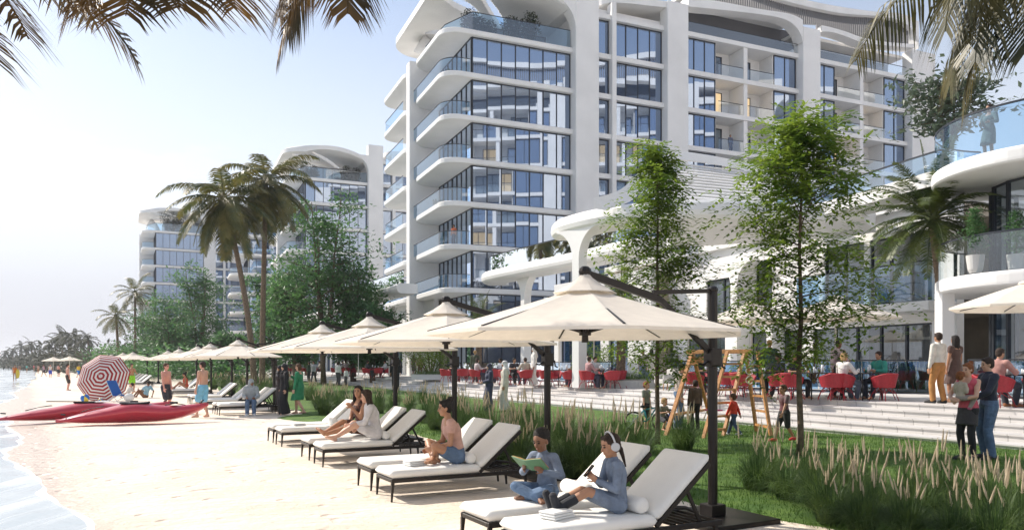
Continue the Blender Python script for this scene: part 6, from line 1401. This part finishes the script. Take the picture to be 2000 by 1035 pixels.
person('person in a grey hooded sweatshirt and jeans seated sideways on a lounger edge', lp(rowp(25.4), .98, .0, -.0) + V((0.05, -.05, 0)), R(-75), 1.7, dict(pel=(0, 0, .47), lean=10, hands=((.30, .15, .62), (.30, -.15, .62)), feet=((.36, .12, .07), (.42, -.10, .07)), knee=((.5, 0, 1), (.5, 0, 1)), head=(40, 5)), 'brown', ('hood', (.36, .40, .42)), (('hoodie', (.36, .40, .42)), ('trousers', M_denim), ('shoes', (.7, .7, .7))), .0125)
person('woman in a long black robe and headscarf standing beside the woman in green', G(556, 811, .03), R(215), 1.72, 'stand', 'light', ('hijab', (.012, .012, .014)), (('robe', (.010, .010, .013), 1),), .013, fem=True)
person('dark robed companion partly hidden behind the woman in the black robe', G(546, 800, .03), R(240), 1.66, 'stand', 'tan', ('hijab', (.03, .03, .035)), (('robe', (.035, .03, .035), 1),), .016, fem=True)
person('woman in a green knee length dress with brown hair walking on the grass path', G(586, 811, .04), R(172), 1.74, 'walk', 'light', ('bob', 'brown'), (('dress', (.03, .22, .10), .55, 1),), .013, fem=True, hands=((.10, .26, .84), (.36, -.10, 1.28)), feet=((-.18, .07, .10), (.16, -.07, .07)))
# --- promenade
def T_(px, Y): return at(px, Y, TZ)
def Pm(px, py):      # point on the terrace seen at px,py
    return gp(px, py, TZ)
couple = [('man in a cream shirt and tan trousers seen from behind on the promenade', 1833, 19.3, 1.80, 'tan', ('short', 'dark'), (('shirt', (.66, .63, .56)), ('trousers', (.42, .20, .06)), ('shoes', (.02, .02, .02))), False), ('woman with long dark hair in a brown dress beside the man in tan trousers', 1866, 19.6, 1.74, 'tan', ('long', 'black'), (('dress', (.10, .06, .05), .55),), True)]
for lb_, px, Y, H_, sk, hr, wr_, fm in couple: person(lb_, T_(px, Y), R(112), H_, 'stand', sk, hr, wr_, .013, fem=fm, feet=((.08, .09, .07), (-.08, -.09, .07)))
fam = gp(1915, 897, .05)
person('man in a navy sweater and jeans embracing the woman in pink', fam + V((.16, .02, 0)), R(178), 1.80, 'stand', 'light', ('short', 'dark'), (('sweater', (.025, .03, .05)), ('trousers', M_denim), ('shoes', (.03, .03, .035))), .0105, head=(-6, 8), hands=((.32, .10, 1.02), (.26, -.22, .98)), hdir=((1, -.1, 0), (1, .3, 0)), hint=((-.4, 1, -.6), (-.6, -1, -.5)))
person('woman in a pink vest, dark skirt and black tights holding a toddler', fam + V((-.24, -.05, 0)), R(205), 1.70, 'stand', 'light', ('bun', 'red'), (('vest', (.62, .10, .14)), ('skirt', (.045, .04, .04), .3), ('tights', (.012, .012, .014)), ('shoes', (.02, .02, .02))), .0105, fem=True, head=(-5, 5), hands=((.26, .02, 1.08), (.28, -.12, 1.06)), hdir=((.4, -.8, .1), (.3, .8, .1)), hint=((-.2, 1, -.7), (-.2, -1, -.7)))
person('auburn haired toddler in beige and pink shoes carried by the woman in pink', fam + V((-.44, -.16, .88)), R(20), .82 * 1.05, dict(pel=(0, 0, .42), hands=((.2, .12, .75), (.2, -.12, .75)), feet=((.3, .14, .07), (.26, -.14, .07)), knee=((1, .5, .3), (1, -.5, .3))), 'light', ('short', 'red'), (('shirt', (.45, .38, .30)), ('trousers', (.30, .25, .22)), ('shoes', (.5, .1, .2))), .022, kid=1.6)
person('seated man in a pink sweater and dark trousers at the right edge cafe table', SEAT[(4, 2)][0] + V((0, 0, 0)), SEAT[(4, 2)][1], 1.78, 'sit', 'tan', ('short', 'dark'), (('sweater', (.42, .22, .19)), ('trousers', (.03, .04, .05)), ('shoes', (.3, .12, .05))), .014, head=(-15, 5))
def sit(k, lb_, sk, hr, wr_, H_=1.72, vx=.016, fem=False, **kw): q, f_ = SEAT[k]; return person(lb_, q + V((math.cos(f_), math.sin(f_), 0)) * .02, f_, H_, 'sit', sk, hr, wr_, vx, fem=fem, group='people seated at the cafe tables', **kw)
DK = (('tshirt', (.05, .05, .06)), ('trousers', (.03, .03, .04)))
sit((1, 2), 'blond seated woman in a white blouse at the table left of the man in teal', 'light', ('bob', 'blond'), (('shirt', (.68, .66, .62)), ('trousers', (.10, .12, .16))), fem=True)
sit((1, 0), 'seated man in a teal sweater raising his hand at the cafe table', 'tan', ('short', 'dark'), (('sweater', (.03, .26, .20)), ('trousers', (.05, .06, .09))), H_=1.78)
sit((0, 1), 'seated person in dark clothes behind the red chairs, left of the blond woman', 'tan', ('short', 'dark'), DK)
person('waitress with a hair bun in pale blouse and dark vest behind the table', SEAT[(1, 1)][0] + V((.1, .4, 0)), R(-80), 1.7, 'talk', 'brown', ('bun', 'black'), (('shirt', (.45, .36, .36)), ('vest', (.04, .03, .03)), ('trousers', (.03, .03, .035))), .016, fem=True, head=(10, 10))
person('person in a dark green sweater standing by the tables left of the tree trunk', Pm(1503, 770), R(80), 1.80, 'stand', 'tan', ('short', 'blond'), (('sweater', (.045, .10, .085)), ('trousers', (.10, .12, .13)), ('shoes', (.03, .03, .03))), .016)
sit((2, 0), 'seated woman in black with a hair bun left of the person in dark green', 'brown', ('bun', 'black'), DK, fem=True)
sit((3, 1), 'seated diner in dark clothes behind the nearest parasol post', 'tan', ('short', 'dark'), DK)
sit((5, 1), 'seated diner in a white shirt left of the date palm planter', 'light', ('short', 'dark'), (('shirt', (.62, .6, .58)), ('trousers', (.05, .05, .08))), vx=.02)
sit((5, 2), 'seated diner in pink whom the waiter serves', 'tan', ('short', 'dark'), (('shirt', (.45, .25, .25)), ('trousers', (.05, .05, .08))), vx=.02)
person('waiter in a white shirt and jeans bending over the middle cafe table', Pm(1160, 747.5), R(170), 1.78, 'stand', 'light', ('short', 'black'), (('shirt', (.72, .71, .70)), ('trousers', M_denimd)), .02, lean=38, hands=((.55, .1, 1.0), (.5, -.1, .95)), head=(0, 10))
sit((6, 0), 'seated diner in olive green at the table right of the couple in robes', 'tan', ('short', 'blond'), (('shirt', (.16, .15, .08)), ('trousers', (.05, .05, .08))), vx=.02)
sit((7, 3), 'seated diner in beige right behind the couple in robes', 'light', ('short', 'dark'), (('shirt', (.50, .44, .36)), ('trousers', (.05, .05, .08))), vx=.02)
sit((7, 1), 'seated diner in black beyond the couple in robes', 'tan', ('short', 'black'), DK, vx=.02)
sit((8, 2), 'seated diner in pale pink left of the robed couple', 'light', ('long', 'dark'), (('shirt', (.55, .46, .46)), ('trousers', (.05, .05, .08))), vx=.02, fem=True)
sit((8, 0), 'seated diner in grey left of the robed couple', 'brown', ('short', 'black'), (('shirt', (.30, .32, .35)), ('trousers', (.05, .05, .08))), vx=.02)
sit((9, 1), 'seated diner in dark clothes beyond the second parasol post', 'tan', ('short', 'dark'), DK, vx=.022)
person('robed man in white standing among the cafe tables behind the couple in robes', T_(1043, 36.2), R(190), 1.8, 'stand', 'tan', ('ghutra', (.72, .71, .69)), (('robe', (.70, .69, .67), 1),), .022)
for px, Y, lb_, c1, c2 in ((928, 41, 'standing guest in a dark olive top by the tables, left of the couple in robes', (.07, .08, .05), (.04, .05, .05)),): person(lb_, T_(px, Y), R(80), 1.76, 'stand', 'tan', ('short', 'blond'), (('shirt', c1), ('trousers', c2)), .022)
person('woman in a navy robe and headscarf beside the man in a long pale robe', gp(956, 803, .06), R(200), 1.70, 'stand', 'light', ('hijab', (.05, .05, .07)), (('robe', (.045, .05, .09), 1),), .015, fem=True, hands=((.24, .05, 1.05), (.24, -.05, 1.05)))
person('man in a long pale robe and headcloth next to the woman in the navy robe', gp(986, 802, .06), R(185), 1.80, 'stand', 'tan', ('ghutra', (.74, .72, .68)), (('robe', (.62, .58, .50), 1),), .015)
person('woman in a long white dress with a big blue bag by the round planter', Pm(1272, 752), R(115), 1.74, 'stand', 'tan', ('long', 'black'), (('dress', (.70, .67, .62), 1, 1),), .016, fem=True)
bg_ = MB(); bg_.box((-.26, -.1, .28), (.26, .1, .66)); o = bg_.build('shoulder_bag', cloth((.18, .24, .33)), None, bevel=.05, seg=3, smooth=True); o.location = Pm(1262, 754); o.rotation_euler = (0, 0, .4); bh = MB(); bh.tube([(-.15, 0, .64), (-.08, 0, 1.0), (.08, 0, 1.0), (.15, 0, .64)], .012, 6); bh.build('handle', M_dark, o); tag(o, 'big blue grey bag carried by the woman in white by the round planter', 'bag')
person('man in a patterned shirt and light trousers walking beside the woman in white', Pm(1256, 754), R(250), 1.68, 'walk', 'tan', ('short', 'brown'), (('shirt', (.52, .45, .45)), ('trousers', (.22, .27, .36)), ('shoes', (.05, .05, .05))), .017)
person('man in a black suit standing on the promenade steps behind the third parasol post', gp(773, 763, .45), R(-95), 1.78, 'stand', 'tan', ('short', 'black'), (('jacket', (.012, .012, .015)), ('trousers', (.012, .012, .015)), ('shoes', (.02, .02, .02))), .02)
person('woman in a short brown dress standing with the man in brown before the tower', Pm(808, 737), R(60), 1.72, 'stand', 'tan', ('long', 'dark'), (('dress', (.10, .08, .06), .55),), .022, fem=True)
person('man in a pale top and rust brown trousers standing before the tower', Pm(821, 737), R(120), 1.78, 'stand', 'tan', ('short', 'dark'), (('shirt', (.36, .22, .16)), ('trousers', (.12, .04, .025))), .022)
for px, py, z, H_, c1, c2, lb_, fm in ((604, 746, .3, 1.66, (.06, .09, .06), (.03, .03, .04), 'woman in dark green on the distant steps, left of her companion in grey', True), (613, 748, .3, 1.70, (.30, .30, .31), (.03, .03, .04), 'companion in grey and black on the distant steps', True), (660, 752, .2, 1.74, (.62, .61, .60), (.05, .05, .06), 'woman in a long white coat on the distant steps with a child', True), (676, 752, .2, 1.25, (.6, .6, .6), (.05, .05, .06), 'small child in white beside the woman in the white coat', False), (503, 737, .1, 1.8, (.05, .055, .06), (.03, .03, .04), 'left one of two distant walkers in dark clothes above the hooded figure', False), (516, 739, .1, 1.75, (.10, .05, .045), (.04, .03, .03), 'right one of two distant walkers, in dark red brown', False), (540, 731, .5, 1.75, (.1, .03, .04), (.03, .03, .04), 'distant walker in dark red behind the black robed woman', False)):
    person(lb_, gp(px, py, z), R(px * 11 % 360), H_, 'walk' if px % 2 else 'stand', 'tan', ('bob' if fm else 'short', 'dark'), (('jacket', c1), ('trousers', c2)), .026, fem=fm)
for i, (k, c_) in enumerate((((10, 0), (.5, .5, .5)), ((10, 2), (.05, .05, .06)), ((11, 1), (.06, .05, .08)), ((11, 3), (.4, .3, .3)), ((12, 0), (.5, .45, .4)), ((12, 2), (.1, .1, .12)), ((13, 1), (.5, .5, .52)), ((13, 3), (.08, .06, .06)))):
    sit(k, 'distant seated cafe guest in ' + ('light grey', 'black', 'dark violet', 'dusty rose', 'beige', 'charcoal', 'pale blue grey', 'dark brown')[i] + ' on the far terrace', 'tan', ('short', 'dark'), (('shirt', c_), ('trousers', (.05, .05, .06))), vx=.03)
# --- children and their keeper on the lawn
def K(lb_, px, py, H_, face, pose, sk, hr, wr_, kid, **kw): return person(lb_, gp(px, py, .06), R(face), H_, pose, sk, hr, wr_, .0125, kid=kid, **kw)
K('boy in a grey green shirt and black shorts standing with his bicycle', 1262, 838, 1.20, -40, 'stand', 'light', ('short', 'red'), (('tshirt', (.20, .22, .18)), ('shorts', (.015, .015, .02), .95)), 1.25)
K('toddler in a grey shirt riding the small blue bicycle by the left tree', 1293, 842, .98, -55, dict(pel=(0, 0, .60), lean=12, hands=((.38, .2, .86), (.38, -.2, .86)), feet=((.2, .12, .16), (.15, -.12, .12)), knee=((1, .3, .3), (1, -.3, .3))), 'light', ('short', 'blond'), (('tshirt', (.18, .20, .17)), ('shorts', (.05, .05, .06), .9)), 1.5)
K('woman with black curly hair in a floral blouse and jeans at the swing frame', 1325, 838, 1.68, -10, 'talk', 'light', ('afro', 'black'), (('shirt', cloth2('floral_blouse', (.55, .50, .45), (.22, .16, .14), 22)), ('trousers', M_denim), ('shoes', (.6, .6, .6))), 1.0, fem=True, head=(0, 18), lean=6)
K('boy in a brown jacket and black trousers seen from behind inside the swing frame', 1358, 838, 1.24, 100, 'stand', 'light', ('short', 'dark'), (('jacket', (.11, .075, .05)), ('trousers', (.015, .018, .025)), ('shoes', (.02, .02, .02))), 1.2)
K('toddler in a red jacket and jeans climbing by the ladder', 1434, 850, .95, 140, 'walk', 'light', ('short', 'brown'), (('jacket', (.60, .045, .02)), ('trousers', M_denimd), ('shoes', (.5, .5, .5))), 1.45)
K('boy in a grey maroon shirt and black shorts running right of the swing frame', 1532, 862, 1.22, 200, 'walk', 'tan', ('short', 'brown'), (('tshirt', cloth2('maroon_grey', (.16, .14, .14), (.14, .03, .04), 6)), ('shorts', (.015, .015, .02), .95), ('shoes', (.55, .03, .02))), 1.22)
# --- people on balconies
person('woman in a dark dress leaning on the top round glass balcony', at(1932, 23.0, 7.8), R(-150), 1.72, 'stand', 'tan', ('bun', 'dark'), (('dress', (.10, .14, .12), .55, 1),), .017, fem=True, hands=((.32, .2, 1.1), (.32, -.1, 1.1)))
x_, z_ = fz(1436, 281); person('man in grey standing on a mid height balcony of the nearest tower', Mt @ V((x_, .7, FZ(6))), R(-70), 1.78, 'stand', 'tan', ('short', 'dark'), (('shirt', (.12, .14, .2)), ('trousers', (.05, .05, .08))), .026)
person('person in orange on a low corner balcony of the nearest tower', Mt @ V((-.9, 1.2, FZ(3))), R(-120), 1.74, 'stand', 'tan', ('short', 'dark'), (('shirt', (.6, .15, .06)), ('trousers', (.05, .05, .08))), .026)
# ---- fuse every figure part into one smooth surface
for o, vox, it, fac in REM:
    r_ = o.modifiers.new('r', 'REMESH'); r_.mode = 'VOXEL'; r_.voxel_size = vox; r_.use_smooth_shade = True
    if it: s_ = o.modifiers.new('s', 'SMOOTH'); s_.iterations = it; s_.factor = fac
dg = bpy.context.evaluated_depsgraph_get(); dg.update()
for o, *_ in REM:
    me = bpy.data.meshes.new_from_object(o.evaluated_get(dg)); old = o.data; o.modifiers.clear()
    if len(me.polygons):
        if not me.materials or me.materials[0] is None:
            me.materials.clear(); me.materials.append(old.materials[0])
        o.data = me
